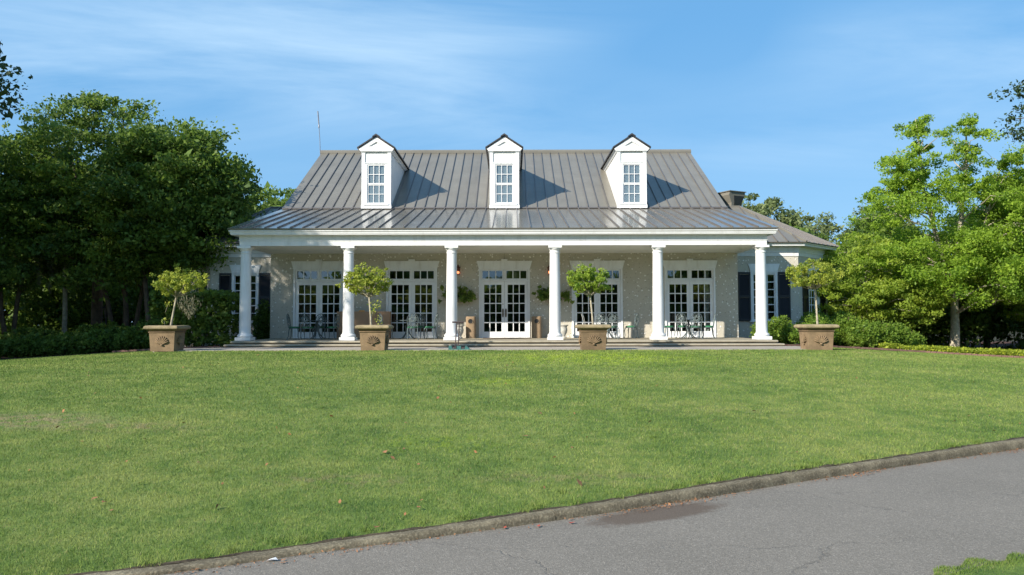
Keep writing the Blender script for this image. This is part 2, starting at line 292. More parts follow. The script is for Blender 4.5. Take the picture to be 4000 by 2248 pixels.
# grass: one colour field in place, shared by the turf sheet and the blades
def grass(name, blades):
    m, nt, p = newmat(name); pos = N(nt, 'ShaderNodeNewGeometry').outputs['Position']
    fl = N(nt, 'ShaderNodeVectorMath', operation='MULTIPLY'); nt.links.new(pos, fl.inputs[0]); fl.inputs[1].default_value = (1, 1, 0); P = fl.outputs[0]
    a = noise(nt, 0.35, 4, 0.6, P); b = noise(nt, 2.2, 5, 0.7, P); c = noise(nt, 14, 4, 0.7, P)
    mixv = math_(nt, 'ADD', math_(nt, 'MULTIPLY', a.outputs[0], 0.36), math_(nt, 'ADD', math_(nt, 'MULTIPLY', b.outputs[0], 0.40), math_(nt, 'MULTIPLY', c.outputs[0], 0.24)))
    r = ramp(nt, mixv, [(0.38, (0.078, 0.140, 0.028)), (0.48, (0.146, 0.212, 0.045)), (0.58, (0.236, 0.276, 0.073))]); colr = r.outputs[0]
    def patch(cx, cy, rx, ry, color, amt, nsc, thr):
        nonlocal colr
        s = N(nt, 'ShaderNodeVectorMath', operation='SUBTRACT'); nt.links.new(P, s.inputs[0]); s.inputs[1].default_value = (cx, cy, 0)
        d = N(nt, 'ShaderNodeVectorMath', operation='DIVIDE'); nt.links.new(s.outputs[0], d.inputs[0]); d.inputs[1].default_value = (rx, ry, 1)
        l = N(nt, 'ShaderNodeVectorMath', operation='LENGTH'); nt.links.new(d.outputs[0], l.inputs[0])
        f = N(nt, 'ShaderNodeMapRange'); f.inputs[1].default_value = 1.15; f.inputs[2].default_value = 0.35; nt.links.new(l.outputs['Value'], f.inputs[0])
        q = noise(nt, nsc, 4, 0.7, P); k = N(nt, 'ShaderNodeMapRange'); k.inputs[1].default_value = thr; k.inputs[2].default_value = thr + 0.08; nt.links.new(q.outputs[0], k.inputs[0])
        colr = mixc(nt, math_(nt, 'MULTIPLY', math_(nt, 'MULTIPLY', f.outputs[0], k.outputs[0]), amt), colr, color)
    patch(2.3, 21.0, 3.2, 3.0, (0.27, 0.35, 0.035), 0.85, 3.0, 0.45)
    patch(-0.2, 14.9, 0.7, 0.8, (0.27, 0.35, 0.035), 0.8, 6, 0.46)
    patch(-0.9, 9.2, 0.9, 0.6, (0.24, 0.32, 0.035), 0.6, 7, 0.49)
    patch(-6.5, 10.3, 1.3, 0.7, (0.30, 0.24, 0.13), 0.85, 4.5, 0.45)
    patch(-4.9, 9.9, 1.2, 0.45, (0.29, 0.235, 0.12), 0.7, 5, 0.48)
    patch(-1.6, 7.4, 0.9, 0.3, (0.26, 0.22, 0.11), 0.6, 6, 0.49)
    patch(3.2, 11.8, 1.6, 0.7, (0.26, 0.25, 0.10), 0.45, 4, 0.5)
    patch(10.9, 24.0, 1.0, 1.0, (0.30, 0.26, 0.12), 0.6, 4, 0.46)
    patch(0.6, 7.6, 1.2, 0.3, (0.26, 0.22, 0.11), 0.5, 5, 0.47)
    patch(-3.8, 23.5, 1.6, 1.2, (0.24, 0.24, 0.08), 0.5, 4, 0.47)
    if blades:
        at = N(nt, 'ShaderNodeAttribute'); at.attribute_name = 'tint'; h = N(nt, 'ShaderNodeHueSaturation')
        mr = N(nt, 'ShaderNodeMapRange'); nt.links.new(at.outputs['Fac'], mr.inputs[0]); mr.inputs[3].default_value = 0.75; mr.inputs[4].default_value = 1.5; nt.links.new(mr.outputs[0], h.inputs['Value']); nt.links.new(colr, h.inputs['Color']); colr = h.outputs[0]
        dry = N(nt, 'ShaderNodeMapRange'); nt.links.new(at.outputs['Fac'], dry.inputs[0]); dry.inputs[1].default_value = 0.93; dry.inputs[2].default_value = 0.96
        colr = mixc(nt, math_(nt, 'MULTIPLY', dry.outputs[0], 0.8), colr, (0.34, 0.29, 0.15))
        tr = N(nt, 'ShaderNodeBsdfTranslucent'); nt.links.new(colr, tr.inputs[0]); mx = N(nt, 'ShaderNodeMixShader'); mx.inputs[0].default_value = 0.3
        nt.links.new(p.outputs[0], mx.inputs[1]); nt.links.new(tr.outputs[0], mx.inputs[2]); nt.links.new(mx.outputs[0], nt.nodes['Material Output'].inputs[0])
    else:
        f = noise(nt, 70, 3, 0.7, P); f2 = noise(nt, 22, 3, 0.7, P)
        colr = mixc(nt, ramp(nt, f.outputs[0], [(0.38, (0.35, 0.35, 0.35)), (0.6, (0, 0, 0))]).outputs[0], colr, (0.03, 0.06, 0.015))
        bm = N(nt, 'ShaderNodeBump'); bm.inputs['Strength'].default_value = 0.6; bm.inputs['Distance'].default_value = 0.03
        nt.links.new(math_(nt, 'ADD', f.outputs[0], f2.outputs[0]), bm.inputs['Height']); nt.links.new(bm.outputs[0], p.inputs['Normal'])
    nt.links.new(colr, p.inputs['Base Color']); p.inputs['Roughness'].default_value = 0.75; p.inputs['Specular IOR Level'].default_value = 0.2
    return m
M['turf'] = grass('lawn_turf', False); M['blade'] = grass('lawn_blades', True)
def asphalt():
    m, nt, p = newmat('worn_asphalt'); pos = N(nt, 'ShaderNodeNewGeometry').outputs['Position']
    a = noise(nt, 0.7, 5, 0.6, pos); base = ramp(nt, a.outputs[0], [(0.28, (0.166, 0.147, 0.119)), (0.5, (0.202, 0.179, 0.147)), (0.74, (0.244, 0.216, 0.177))]).outputs[0]
    g = N(nt, 'ShaderNodeTexVoronoi'); g.inputs['Scale'].default_value = 115; nt.links.new(pos, g.inputs['Vector'])
    gs = N(nt, 'ShaderNodeSeparateColor'); nt.links.new(g.outputs['Color'], gs.inputs[0])
    st = ramp(nt, gs.outputs[0], [(0.0, (0.085, 0.077, 0.065)), (0.25, (0.155, 0.140, 0.118)), (0.8, (0.200, 0.180, 0.152)), (1.0, (0.36, 0.325, 0.275))])
    c = mixc(nt, 0.55, base, st.outputs[0])
    # cracks
    w = noise(nt, 1.6, 5, 0.7, pos); ad = N(nt, 'ShaderNodeVectorMath', operation='MULTIPLY_ADD'); nt.links.new(w.outputs['Color'], ad.inputs[0]); ad.inputs[1].default_value = (0.7, 0.7, 0); nt.links.new(pos, ad.inputs[2])
    mp = N(nt, 'ShaderNodeMapping'); mp.inputs['Rotation'].default_value = (0, 0, R(-25)); mp.inputs['Scale'].default_value = (0.35, 1.0, 0); nt.links.new(ad.outputs[0], mp.inputs[0])
    v = N(nt, 'ShaderNodeTexVoronoi', feature='DISTANCE_TO_EDGE'); v.inputs['Scale'].default_value = 0.8; nt.links.new(mp.outputs[0], v.inputs['Vector'])
    ck = N(nt, 'ShaderNodeMapRange'); ck.inputs[1].default_value = 0.006; ck.inputs[2].default_value = 0.001; nt.links.new(v.outputs[0], ck.inputs[0])
    msk = noise(nt, 0.6, 3, 0.6, pos); mk = N(nt, 'ShaderNodeMapRange'); mk.inputs[1].default_value = 0.44; mk.inputs[2].default_value = 0.56; nt.links.new(msk.outputs[0], mk.inputs[0])
    c = mixc(nt, math_(nt, 'MULTIPLY', math_(nt, 'MULTIPLY', ck.outputs[0], mk.outputs[0]), 0.28), c, (0.035, 0.033, 0.03))
    # rusty silt left by a puddle beside the kerb
    s = N(nt, 'ShaderNodeVectorMath', operation='SUBTRACT'); nt.links.new(pos, s.inputs[0]); s.inputs[1].default_value = (1.22, 6.62, 0)
    mp3 = N(nt, 'ShaderNodeMapping'); mp3.inputs['Rotation'].default_value = (0, 0, R(-30)); nt.links.new(s.outputs[0], mp3.inputs[0])
    d = N(nt, 'ShaderNodeVectorMath', operation='DIVIDE'); nt.links.new(mp3.outputs[0], d.inputs[0]); d.inputs[1].default_value = (0.78, 0.23, 1)
    l = N(nt, 'ShaderNodeVectorMath', operation='LENGTH'); nt.links.new(d.outputs[0], l.inputs[0]); nn = noise(nt, 7, 6, 0.75, pos)
    f = N(nt, 'ShaderNodeMapRange'); f.inputs[1].default_value = 1.50; f.inputs[2].default_value = 1.18; nt.links.new(math_(nt, 'ADD', l.outputs['Value'], math_(nt, 'MULTIPLY', nn.outputs[0], 0.95)), f.inputs[0])
    c = mixc(nt, math_(nt, 'MULTIPLY', f.outputs[0], 0.8), c, (0.098, 0.070, 0.050))
    nt.links.new(c, p.inputs['Base Color']); p.inputs['Roughness'].default_value = 0.85; p.inputs['Specular IOR Level'].default_value = 0.25
    b = N(nt, 'ShaderNodeBump'); b.inputs['Strength'].default_value = 0.5; b.inputs['Distance'].default_value = 0.006; nt.links.new(math_(nt, 'SUBTRACT', g.outputs['Distance'], ck.outputs[0]), b.inputs['Height']); nt.links.new(b.outputs[0], p.inputs['Normal'])
    return m
M['asphalt'] = asphalt()
def concrete(name, c0, c1, c2, bscale=50, bump=0.7):
    m, nt, p = newmat(name); pos = N(nt, 'ShaderNodeNewGeometry').outputs['Position']
    a = noise(nt, 3.5, 6, 0.7, pos); b_ = noise(nt, bscale, 4, 0.7, pos)
    c = mixc(nt, 0.5, ramp(nt, a.outputs[0], [(0.32, c0), (0.5, c1), (0.7, c2)]).outputs[0], ramp(nt, b_.outputs[0], [(0.3, c0), (0.5, c1), (0.68, c2)]).outputs[0])
    nt.links.new(c, p.inputs['Base Color']); p.inputs['Roughness'].default_value = 0.95; p.inputs['Specular IOR Level'].default_value = 0.12
    b = N(nt, 'ShaderNodeBump'); b.inputs['Strength'].default_value = bump; b.inputs['Distance'].default_value = 0.012; nt.links.new(b_.outputs[0], b.inputs['Height']); nt.links.new(b.outputs[0], p.inputs['Normal']); return m
M['kerb'] = concrete('weathered_kerb_concrete', (0.06, 0.051, 0.035), (0.15, 0.127, 0.086), (0.37, 0.32, 0.215))
M['porch_floor'] = concrete('porch_aggregate_concrete', (0.22, 0.19, 0.14), (0.32, 0.285, 0.215), (0.42, 0.38, 0.29), 70)
M['brick'] = concrete('edging_brick', (0.11, 0.062, 0.05), (0.19, 0.11, 0.09), (0.27, 0.17, 0.135), 40)
M['mulch'] = concrete('bark_mulch', (0.035, 0.02, 0.015), (0.09, 0.05, 0.038), (0.16, 0.095, 0.07), 28, 1.0)
M['forest'] = concrete('forest_floor', (0.02, 0.02, 0.012), (0.04, 0.038, 0.02), (0.07, 0.055, 0.03), 9)
# ------------------------------------------------------------------ terrain
KX = [-40, -12, -6, -3.2, -2.26, -1.87, -1.43, -0.84, 0.0, 0.87, 1.84, 2.77, 4.29, 6.42, 9, 14, 24, 50]
KY = [0.2, 2.3, 3.55, 4.66, 5.04, 5.24, 5.49, 5.78, 6.21, 6.68, 7.25, 7.84, 8.72, 9.92, 11.4, 13.8, 17.5, 24]
def hk(x): return np.interp(x, [-2.5, -1.4, 0, 1.8, 4.3, 6.4], [0.028, 0.036, 0.062, 0.086, 0.084, 0.105])
def yk(x): return np.interp(x, KX, KY)
def Fz(x):
    ax = np.abs(np.asarray(x, float) + 0.33)
    s = 0
    for d in (-1.5, -0.75, 0, 0.75, 1.5): s = s + np.interp(ax + d, [0, 10.5, 13, 16, 19.6, 24, 32, 60], [0.69, 0.69, 0.58, 0.39, 0.17, 0.0, -0.03, -0.03])
    return s / 5
def gz(x, y):
    x = np.asarray(x, float); y = np.asarray(y, float)
    t = np.clip((y - yk(x) - 0.13) / (24.6 - yk(x)), 0, 1)
    und = 0.02 * np.sin(x * 0.9 + 1) * np.sin(y * 0.6) * np.clip(t * 4, 0, 1) * (1 - t)
    h0 = hk(x) - 0.004
    return h0 + (Fz(x) - h0) * np.sin(t * math.pi / 2) ** 1.05 + und
def g(x, y): return float(gz(x, y))
def edgeL(x): return np.interp(x, [-60, -24, -19.6, -15.4, -13, -11.6, -10.6], [29.5, 30, 30, 29.5, 28.6, 27.9, 28.6])
def edgeR(x): return np.interp(x, [9.9, 11, 13, 16.3, 19.6, 26, 60], [29.0, 29.5, 30.3, 31.0, 30.2, 28.5, 26])
def grid(xs, ys_of, zf, nv):
    mb = MB(); nx = len(xs)
    for i, x in enumerate(xs):
        y0, y1 = ys_of(x)
        for j in range(nv):
            y = y0 + (y1 - y0) * j / (nv - 1); mb.v.append((x, y, float(zf(x, y))))
    for i in range(nx - 1):
        for j in range(nv - 1):
            a = i * nv + j; mb.f.append([a, a + nv, a + nv + 1, a + 1])
    return mb
tag(grid(np.linspace(-500, 500, 41), lambda x: (-400, 700), lambda x, y: -0.12, 41).build('ground', M['forest']), kind='structure')
tag(grid(np.linspace(-60, 60, 161), lambda x: (yk(x) + 0.118, 48), lambda x, y: gz(x, y) - (0.05 if (-11.7 < x < 10.7 and 25.3 < y < 29) else 0), 90).build('lawn', M['turf'], smooth=60), kind='structure')
def mulchz(x, y): return gz(x, y) + 0.03 - 0.01 * 0
tag(grid(np.linspace(-60, -10.2, 60), lambda x: (edgeL(x) + 0.1, 62), mulchz, 40).build('planting_bed', M['mulch'], smooth=60), kind='structure')
tag(grid(np.linspace(9.7, 60, 60), lambda x: (edgeR(x) + 0.1, 62), mulchz, 40).build('planting_bed', M['mulch'], smooth=60), kind='structure')
# road between the kerb and the near verge
def yv(x): return -0.05 + float(np.interp(x, [-40, -3, 0, 2.45, 2.88, 3.22, 3.6, 8, 20, 50], [-2.2, 2.6, 3.9, 4.98, 5.22, 5.40, 5.60, 7.8, 12, 20]))
tag(grid(np.linspace(-40, 50, 181), lambda x: (yv(x) - 0.3, float(yk(x)) + 0.03), lambda x, y: 0.0, 8).build('road', M['asphalt']), kind='structure')
def vz(x, y): return 0.016 * min(1, max(0, (yv(x) + 0.04 * math.sin(x * 7) + 0.03 * math.sin(x * 17 + 1) - y) / 0.25)) + 0.004 - 0.02 * (y > yv(x) - 0.02)
tag(grid(np.linspace(-60, 60, 300), lambda x: (yv(x) - 12 if x > -200 else 0, yv(x)), vz, 90).build('verge', M['turf'], smooth=60), kind='structure')
so_ = grid(np.linspace(-14, 24, 400), lambda x: (float(yk(x)) + 0.113 * math.sqrt(1 + ((float(yk(x + 0.1)) - float(yk(x))) * 10) ** 2) - 0.01, float(yk(x)) + 0.113 * math.sqrt(1 + ((float(yk(x + 0.1)) - float(yk(x))) * 10) ** 2) + 0.035 + 0.025 * math.sin(x * 9) * math.sin(x * 3.3) + 0.012 * math.sin(x * 23)), lambda x, y: float(gz(x, y)) + 0.006, 4)
M['edge_soil'] = concrete('dry_edge_soil', (0.025, 0.02, 0.014), (0.065, 0.05, 0.034), (0.17, 0.135, 0.085), 30, 0.8)
tag(so_.build('soil_strip', M['edge_soil'], smooth=60), kind='structure')
# kerb: a run of cast stones with a rounded top
rk = np.random.RandomState(3)
kerb = None
def kerb_stone(xa, xb):
    mb = MB(); n = max(3, int((xb - xa) / 0.06)); prof = [(0, -0.3), (0.004, 0.40), (0.011, 0.74), (0.024, 0.93), (0.042, 1.0), (0.07, 1.015), (0.112, 0.99), (0.115, -0.2)]
    m = len(prof)
    for i in range(n + 1):
        x = xa + (xb - xa) * i / n; y = float(yk(x)); sl = (float(yk(x + 0.05)) - float(yk(x - 0.05))) / 0.1; L = math.hypot(1, sl); nx_, ny_ = -sl / L, 1 / L
        H_ = float(hk(x))
        for k, (o, z) in enumerate(prof):
            z = z * H_; jt = 0.0042; mb.v.append((x + nx_ * (o + rk.uniform(-jt, jt)), y + ny_ * (o + rk.uniform(-jt, jt)), z + rk.uniform(-jt, jt) * 0.7))
    for i in range(n):
        for k in range(m - 1): a = i * m + k; mb.f.append([a, a + m, a + m + 1, a + 1])
    mb.f.append(list(range(m))[::-1]); mb.f.append([n * m + k for k in range(m)])
    return mb
kx = [-14, -9, -6.2, -4.2, -3.0, -1.46, 0.35, 1.9, 3.3, 4.6, 6.3, 8.5, 11.5, 16, 24, 34]
kerb = tag(kerb_stone(kx[0], kx[1] - 0.006).build('kerb', M['kerb'], smooth=50), kind='structure')
for a, b in zip(kx[1:-1], kx[2:]): kerb_stone(a + 0.0015, b - 0.0015).build('kerb_stone', M['kerb'], kerb, smooth=50)
# walk in front of the steps
walk = None
for i, (a, b) in enumerate(zip([-11.7, -7.4, -3.0, 1.35, 5.7], [-7.4, -3.0, 1.35, 5.7, 10.45])):
    mb = MB().box(a + 0.006, b - 0.006, 25.55, 28.85, 0.6, 0.702)
    if walk is None: walk = tag(mb.build('path', M['walk']), kind='structure')
    else: mb.build('path_slab', M['walk'], walk)
# ------------------------------------------------------------------ house
house = tag(empty('clubhouse', (-0.33, 33.05, 0.69)), 'long white and shell stucco clubhouse with columned porch, grey metal roof and three dormers', 'building')
XL, XR, XC, FW = -10.20, 9.54, -0.33, 33.05
FLR = 0.945
def wall_run(p0, p1, z0, z1, th, ops):
    """wall from p0 to p1 (front face on the line, thickness to the left hand side), openings (u0,u1,z0,z1)"""
    mb = MB(); d = Vector((p1[0] - p0[0], p1[1] - p0[1])); L = d.length; d /= L; nrm = Vector((-d.y, d.x))
    us = sorted({0.0, L} | {o[0] for o in ops} | {o[1] for o in ops})
    def seg(u0, u1, a, b):
        if u1 - u0 < 1e-4 or b - a < 1e-4: return
        c = [(p0[0] + d.x * u + nrm.x * t, p0[1] + d.y * u + nrm.y * t) for u, t in ((u0, 0), (u1, 0), (u1, th), (u0, th))]
        mb.prism(c, b, 'z', a)
    for u0, u1 in zip(us[:-1], us[1:]):
        mid = (u0 + u1) / 2; hole = sorted([(o[2], o[3]) for o in ops if o[0] <= mid <= o[1]]); z = z0
        for a, b in hole: seg(u0, u1, z, a); z = b
        seg(u0, u1, z, z1)
    return mb
DX = [-0.322 + 3.916 * k for k in (-2, -1, 0, 1, 2)]
wall_run((XL, FW), (XR, FW), 0.6, 4.62, 0.3, [(x - 1.03 - XL, x + 1.03 - XL, FLR, 3.86) for x in DX]).build('front_wall', M['tabby'], house, True)
mb = MB()
for x in (XL, XR - 0.3): mb.prism([(33.35, 0.6), (33.35, 6.0), (36.2, 6.72), (43.5, 10.95), (50.8, 6.72), (54, 5.9), (54, 0.6)], x + 0.3, 'x', x)
mb.box(XL + 0.3, XR - 0.3, 53.7, 54, 0.6, 5.8)
mb.build('gable_wall', M['tabby'], house, True)
# room behind the doors, its surfaces coloured dark for the unlit inside
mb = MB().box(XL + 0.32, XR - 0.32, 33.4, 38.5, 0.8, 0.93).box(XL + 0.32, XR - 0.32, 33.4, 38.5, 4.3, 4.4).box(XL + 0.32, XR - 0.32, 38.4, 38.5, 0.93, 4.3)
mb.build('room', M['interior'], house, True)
# porch: floor, steps, ceiling, entablature
def step_slab(x0, x1, yf, yb, zt, zb, zback=None):
    m_ = MB(); zback = zt if zback is None else zback
    prof = [(-0.02, zt - 0.085), (0.0, zt - 0.08), (0.022, zt - 0.06), (0.03, zt - 0.04), (0.022, zt - 0.016), (0.0, zt), (-0.3, zt), (-0.3, zt - 0.085)]
    m_.sweep([(x0, yb), (x0, yf), (x1, yf), (x1, yb)], [(-o if False else o, z) for o, z in prof])
    m_.box(x0 + 0.05, x1 - 0.05, yf + 0.05, yb, zb, zt - 0.0845)
    return m_
m_ = step_slab(-10.42, 9.83, 29.10, 33.0, 0.917, 0.70)
b0 = len(m_.v); m_.add([(-10.13, 29.39, 0.917), (9.54, 29.39, 0.917), (9.54, 33.36, 0.945), (-10.13, 33.36, 0.945)], [[0, 1, 2, 3]])
m_.build('porch_floor', M['porch_floor'], house, True, smooth=40)
step_slab(-10.55, 9.96, 28.78, 29.6, 0.802, 0.66).build('step', M['porch_floor'], house, True, smooth=40)
MB().box(-9.99, 9.33, 29.87, 33.05, 4.512, 4.60).build('porch_ceiling', M['ceiling'], house, True)
ENT = [(0, 4.510), (0, 4.690), (0.022, 4.696), (0.022, 4.715), (0.012, 4.722), (0.012, 4.875), (0.04, 4.90), (0.25, 4.903), (0.255, 4.935), (0.27, 4.942), (0.275, 4.985), (0.305, 5.02), (0.315, 5.035), (0.315, 5.062), (0.285, 5.066), (0.285, 5.098), (-0.31, 5.10), (-0.31, 4.51)]
MB().sweep([(-10.31, 34.95), (-10.31, 29.55), (9.65, 29.55), (9.65, 34.95)], ENT).build('entablature', M['white'], house, True)
# roofs built panel by panel
def roof_face(part, poly, spacing, off, mp_, ms_, rib_h=0.05, rib_w=0.028, th=0.022, names=('roof_panel', 'roof_seam'), ribs=True):
    P = [Vector(p) for p in poly]; u = (P[1] - P[0]).normalized(); nrm = (P[1] - P[0]).cross(P[2] - P[0]).normalized()
    if nrm.z < 0: nrm = -nrm
    v = nrm.cross(u); 
    if v.z < 0: v = -v
    O = P[0]; Q = [((p - O).dot(u), (p - O).dot(v)) for p in P]
    def clip(Q, a, keep_gt):
        r = []
        for i in range(len(Q)):
            p, q = Q[i], Q[(i + 1) % len(Q)]; ip = (p[0] >= a) if keep_gt else (p[0] <= a); iq = (q[0] >= a) if keep_gt else (q[0] <= a)
            if ip: r.append(p)
            if ip != iq: t = (a - p[0]) / (q[0] - p[0]); r.append((a, p[1] + t * (q[1] - p[1])))
        return r
    umin = min(q[0] for q in Q); umax = max(q[0] for q in Q); cuts = [umin]; a = umin + off
    while a < umax - 0.02:
        if a > umin + 0.02: cuts.append(a)
        a += spacing
    cuts.append(umax)
    W = lambda q, h: O + u * q[0] + v * q[1] + nrm * h
    for a, b in zip(cuts[:-1], cuts[1:]):
        C = clip(clip(Q, a, True), b, False)
        if len(C) < 3: continue
        n = len(C); m_ = MB(); vs_ = [W(q, 0) for q in C] + [W(q, -th) for q in C]
        m_.add(vs_, [list(range(n)), list(range(2 * n - 1, n - 1, -1))] + [[i, n + i, n + (i + 1) % n, (i + 1) % n] for i in range(n)])
        m_.build(names[0], mp_, part, True)
    if not ribs: return
    for a in cuts[1:-1]:
        C = clip(clip(Q, a - 1e-4, True), a + 1e-4, False)
        if len(C) < 2: continue
        v0 = min(q[1] for q in C) - 0.004; v1 = max(q[1] for q in C); 
        if v1 - v0 < 0.1: continue
        c = [W((a + du, vv), h) for vv in (v0, v1) for du, h in ((-rib_w / 2, 0.001), (rib_w / 2, 0.001), (rib_w / 2, rib_h), (-rib_w / 2, rib_h))]
        MB().add(c, [[0, 1, 2, 3], [7, 6, 5, 4], [0, 4, 5, 1], [1, 5, 6, 2], [2, 6, 7, 3], [3, 7, 4, 0]]).build(names[1], ms_, part, True)
RX0, RX1 = -10.65, 9.99
def deck(name, poly3, mat, th=0.05):
    P = [Vector(p) for p in poly3]; nrm = (P[1] - P[0]).cross(P[2] - P[0]).normalized(); nrm = nrm if nrm.z > 0 else -nrm
    n = len(P); vs_ = [p - nrm * 0.025 for p in P] + [p - nrm * (0.025 + th) for p in P]
    return MB().add(vs_, [list(range(n)), list(range(2 * n - 1, n - 1, -1))] + [[i, n + i, n + (i + 1) % n, (i + 1) % n] for i in range(n)]).build(name, mat, house, True)
lowp = [(RX0, 29.19, 5.135), (RX1, 29.19, 5.135), (RX1, 36.24, 6.885), (RX0, 36.24, 6.885)]
pr = deck('porch_roof', lowp, M['seam'], 0.022); roof_face(pr, lowp, 0.4736, 0.4536, M['roof_low'], M['seam'])
upp = [(RX0, 36.16, 6.925), (RX1, 36.16, 6.925), (RX1, 43.5, 11.10), (RX0, 43.5, 11.10)]
mr_ = deck('main_roof', upp, M['seam'], 0.06); roof_face(mr_, upp, 0.4744, 0.43, M['roof'], M['seam'])
bk = [(RX1, 51.0, 6.83), (RX0, 51.0, 6.83), (RX0, 43.5, 11.10), (RX1, 43.5, 11.10)]
deck('rear_roof', bk, M['roof'], 0.06)
deck('rear_roof', [(RX1, 55.0, 5.8), (RX0, 55.0, 5.8), (RX0, 50.9, 6.80), (RX1, 50.9, 6.80)], M['roof'], 0.06)
MB().prism([(43.36, 11.03), (43.36, 11.15), (43.42, 11.24), (43.58, 11.24), (43.64, 11.15), (43.64, 11.03)], RX1 + 0.03, 'x', RX0 - 0.03).build('ridge_cap', M['roof'], mr_, True)
MB().prism([(36.10, 6.875), (36.10, 6.92), (36.19, 6.955), (36.19, 6.90)], RX1 + 0.01, 'x', RX0 - 0.01).build('roof_flashing', M['seam'], mr_, True)
MB().box(RX0 + 0.02, RX1 - 0.02, 29.20, 29.235, 5.098, 5.128).build('drip_edge', M['roof_dark'], pr, True)
# columns
def column():
    e = MB().box(-0.29, 0.29, -0.29, 0.29, 0.0, 0.12).build('column', M['white'])
    MB().lathe([(0.255, 0.12), (0.275, 0.14), (0.285, 0.175), (0.275, 0.21), (0.25, 0.225), (0.235, 0.235), (0.228, 0.262)], 32).build('base', M['white'], e, smooth=50)
    sh = [(0.226 - 0.0 * 0, 0.262), (0.215, 0.29)] + [(0.215 - 0.027 * ((t - 0.1) / 0.9) ** 1.4 if t > 0.1 else 0.215, 0.29 + 3.0 * t) for t in [0.1 * k for k in range(1, 11)]]
    MB().lathe(sh, 32).build('shaft', M['white'], e, smooth=50)
    MB().lathe([(0.188, 3.29), (0.207, 3.30), (0.207, 3.325), (0.188, 3.335), (0.188, 3.40), (0.205, 3.41), (0.235, 3.45), (0.245, 3.49)], 32).box(-0.255, 0.255, -0.255, 0.255, 3.49, 3.573).build('capital', M['white'], e, smooth=50)
    return e
c0 = column()
hl = wloc(house)
for k in range(6):
    c = c0 if k == 0 else copy_tree(c0)
    c.parent = house; c.location = Vector((XC + 3.924 * (k - 2.5), 29.78, 0.930)) - hl
# french doors
def french_door(handles):
    d = MB(); 
    for s in (-1, 1): d.box(min(s * 1.075, s * 0.995), max(s * 1.075, s * 0.995), -0.035, 0.14, 0.0, 2.93)
    d.box(-0.995, 0.995, -0.03, 0.14, 2.885, 2.93).box(-0.995, 0.995, -0.02, 0.12, 2.385, 2.44).box(-0.03, 0.03, -0.02, 0.12, 2.44, 2.885).box(-0.995, 0.995, 0.0, 0.3, -0.02, 0.02)
    e = d.build('french_door', M['white_trim'])
    MB().prism([(-1.09, 2.93), (1.09, 2.93), (1.09, 2.97), (1.11, 3.02), (1.175, 3.25), (-1.175, 3.25), (-1.11, 3.02), (-1.09, 2.97)], 0.0, 'y', -0.06).build('header', M['white_trim'], e)
    MB().prism([(-0.09, 2.932), (0.09, 2.932), (0.135, 3.32), (-0.135, 3.32)], -0.012, 'y', -0.095).build('keystone', M['white_trim'], e)
    for s in (-1, 1):
        # transom sash
        x0, x1 = (-0.985, -0.035) if s < 0 else (0.035, 0.985); t = MB(); px0, px1 = x0 + 0.055, x1 - 0.055
        t.box(x0, x1, 0.02, 0.07, 2.445, 2.502).box(x0, x1, 0.02, 0.07, 2.828, 2.883).box(x0, px0, 0.02, 0.07, 2.502, 2.828).box(px1, x1, 0.02, 0.07, 2.502, 2.828)
        w = (px1 - px0 - 2 * 0.04) / 3
        for k in (1, 2): t.box(px0 + k * w + (k - 1) * 0.04, px0 + k * (w + 0.04), 0.028, 0.062, 2.502, 2.828)
        t.build('transom_sash', M['white_trim'], e)
        for k in range(3): MB().box(px0 + k * (w + 0.04) - 0.004, px0 + k * (w + 0.04) + w + 0.004, 0.040, 0.048, 2.498, 2.832).build('pane', M['glass'], e)
        # leaf
        x0, x1 = (-0.99, -0.004) if s < 0 else (0.004, 0.99); px0, px1 = (x0 + 0.135, x1 - 0.12) if s < 0 else (x0 + 0.135, x1 - 0.13)
        L = MB(); L.box(x0, px0, 0.03, 0.075, 0.022, 2.38).box(px1, x1, 0.03, 0.075, 0.022, 2.38).box(px0, px1, 0.03, 0.075, 0.022, 0.262).box(px0, px1, 0.03, 0.075, 2.24, 2.38)
        w = (px1 - px0 - 2 * 0.038) / 3; hrow = (2.24 - 0.262 - 4 * 0.040) / 5
        for k in (1, 2): L.box(px0 + k * w + (k - 1) * 0.038, px0 + k * (w + 0.038), 0.038, 0.068, 0.262, 2.24)
        for k in range(1, 5): L.box(px0, px1, 0.0372, 0.0688, 0.262 + k * hrow + (k - 1) * 0.04, 0.262 + k * (hrow + 0.04))
        L.build('door_leaf', M['white_trim'], e)
        for i in range(3):
            for j in range(5):
                a = px0 + i * (w + 0.038); b = 0.262 + j * (hrow + 0.04)
                MB().box(a - 0.003, a + w + 0.003, 0.050, 0.056, b - 0.003, b + hrow + 0.003).build('pane', M['glass'], e)
        if handles:
            cx = s * 0.062
            MB().prism([(cx - 0.03, 0.90), (cx, 0.85), (cx + 0.03, 0.90), (cx + 0.035, 1.0), (cx + 0.028, 1.05), (cx + 0.035, 1.12), (cx + 0.03, 1.20), (cx, 1.25), (cx - 0.03, 1.20), (cx - 0.035, 1.12), (cx - 0.028, 1.05), (cx - 0.035, 1.0)], 0.030, 'y', 0.014).tube([(cx, 0.01, 1.16), (cx, -0.04, 1.14), (cx, -0.045, 1.03), (cx, 0.01, 1.0)], 0.01).build('door_handle', M['bronze'], e, smooth=40)
    if handles: MB().lathe([(0.02, 0), (0.02, 0.02)], 10).build('lock', M['bronze'], e, loc=(-0.062, 0.02, 1.42)).rotation_euler = (R(90), 0, 0)
    return e
fd = french_door(False)
for k, x in enumerate(DX):
    d = french_door(True) if k == 2 else (fd if k == 0 else copy_tree(fd))
    d.parent = house; d.location = Vector((x, FW, FLR)) - hl
    if k == 2: d['label'] = 'entrance door pair with bronze pull handles'
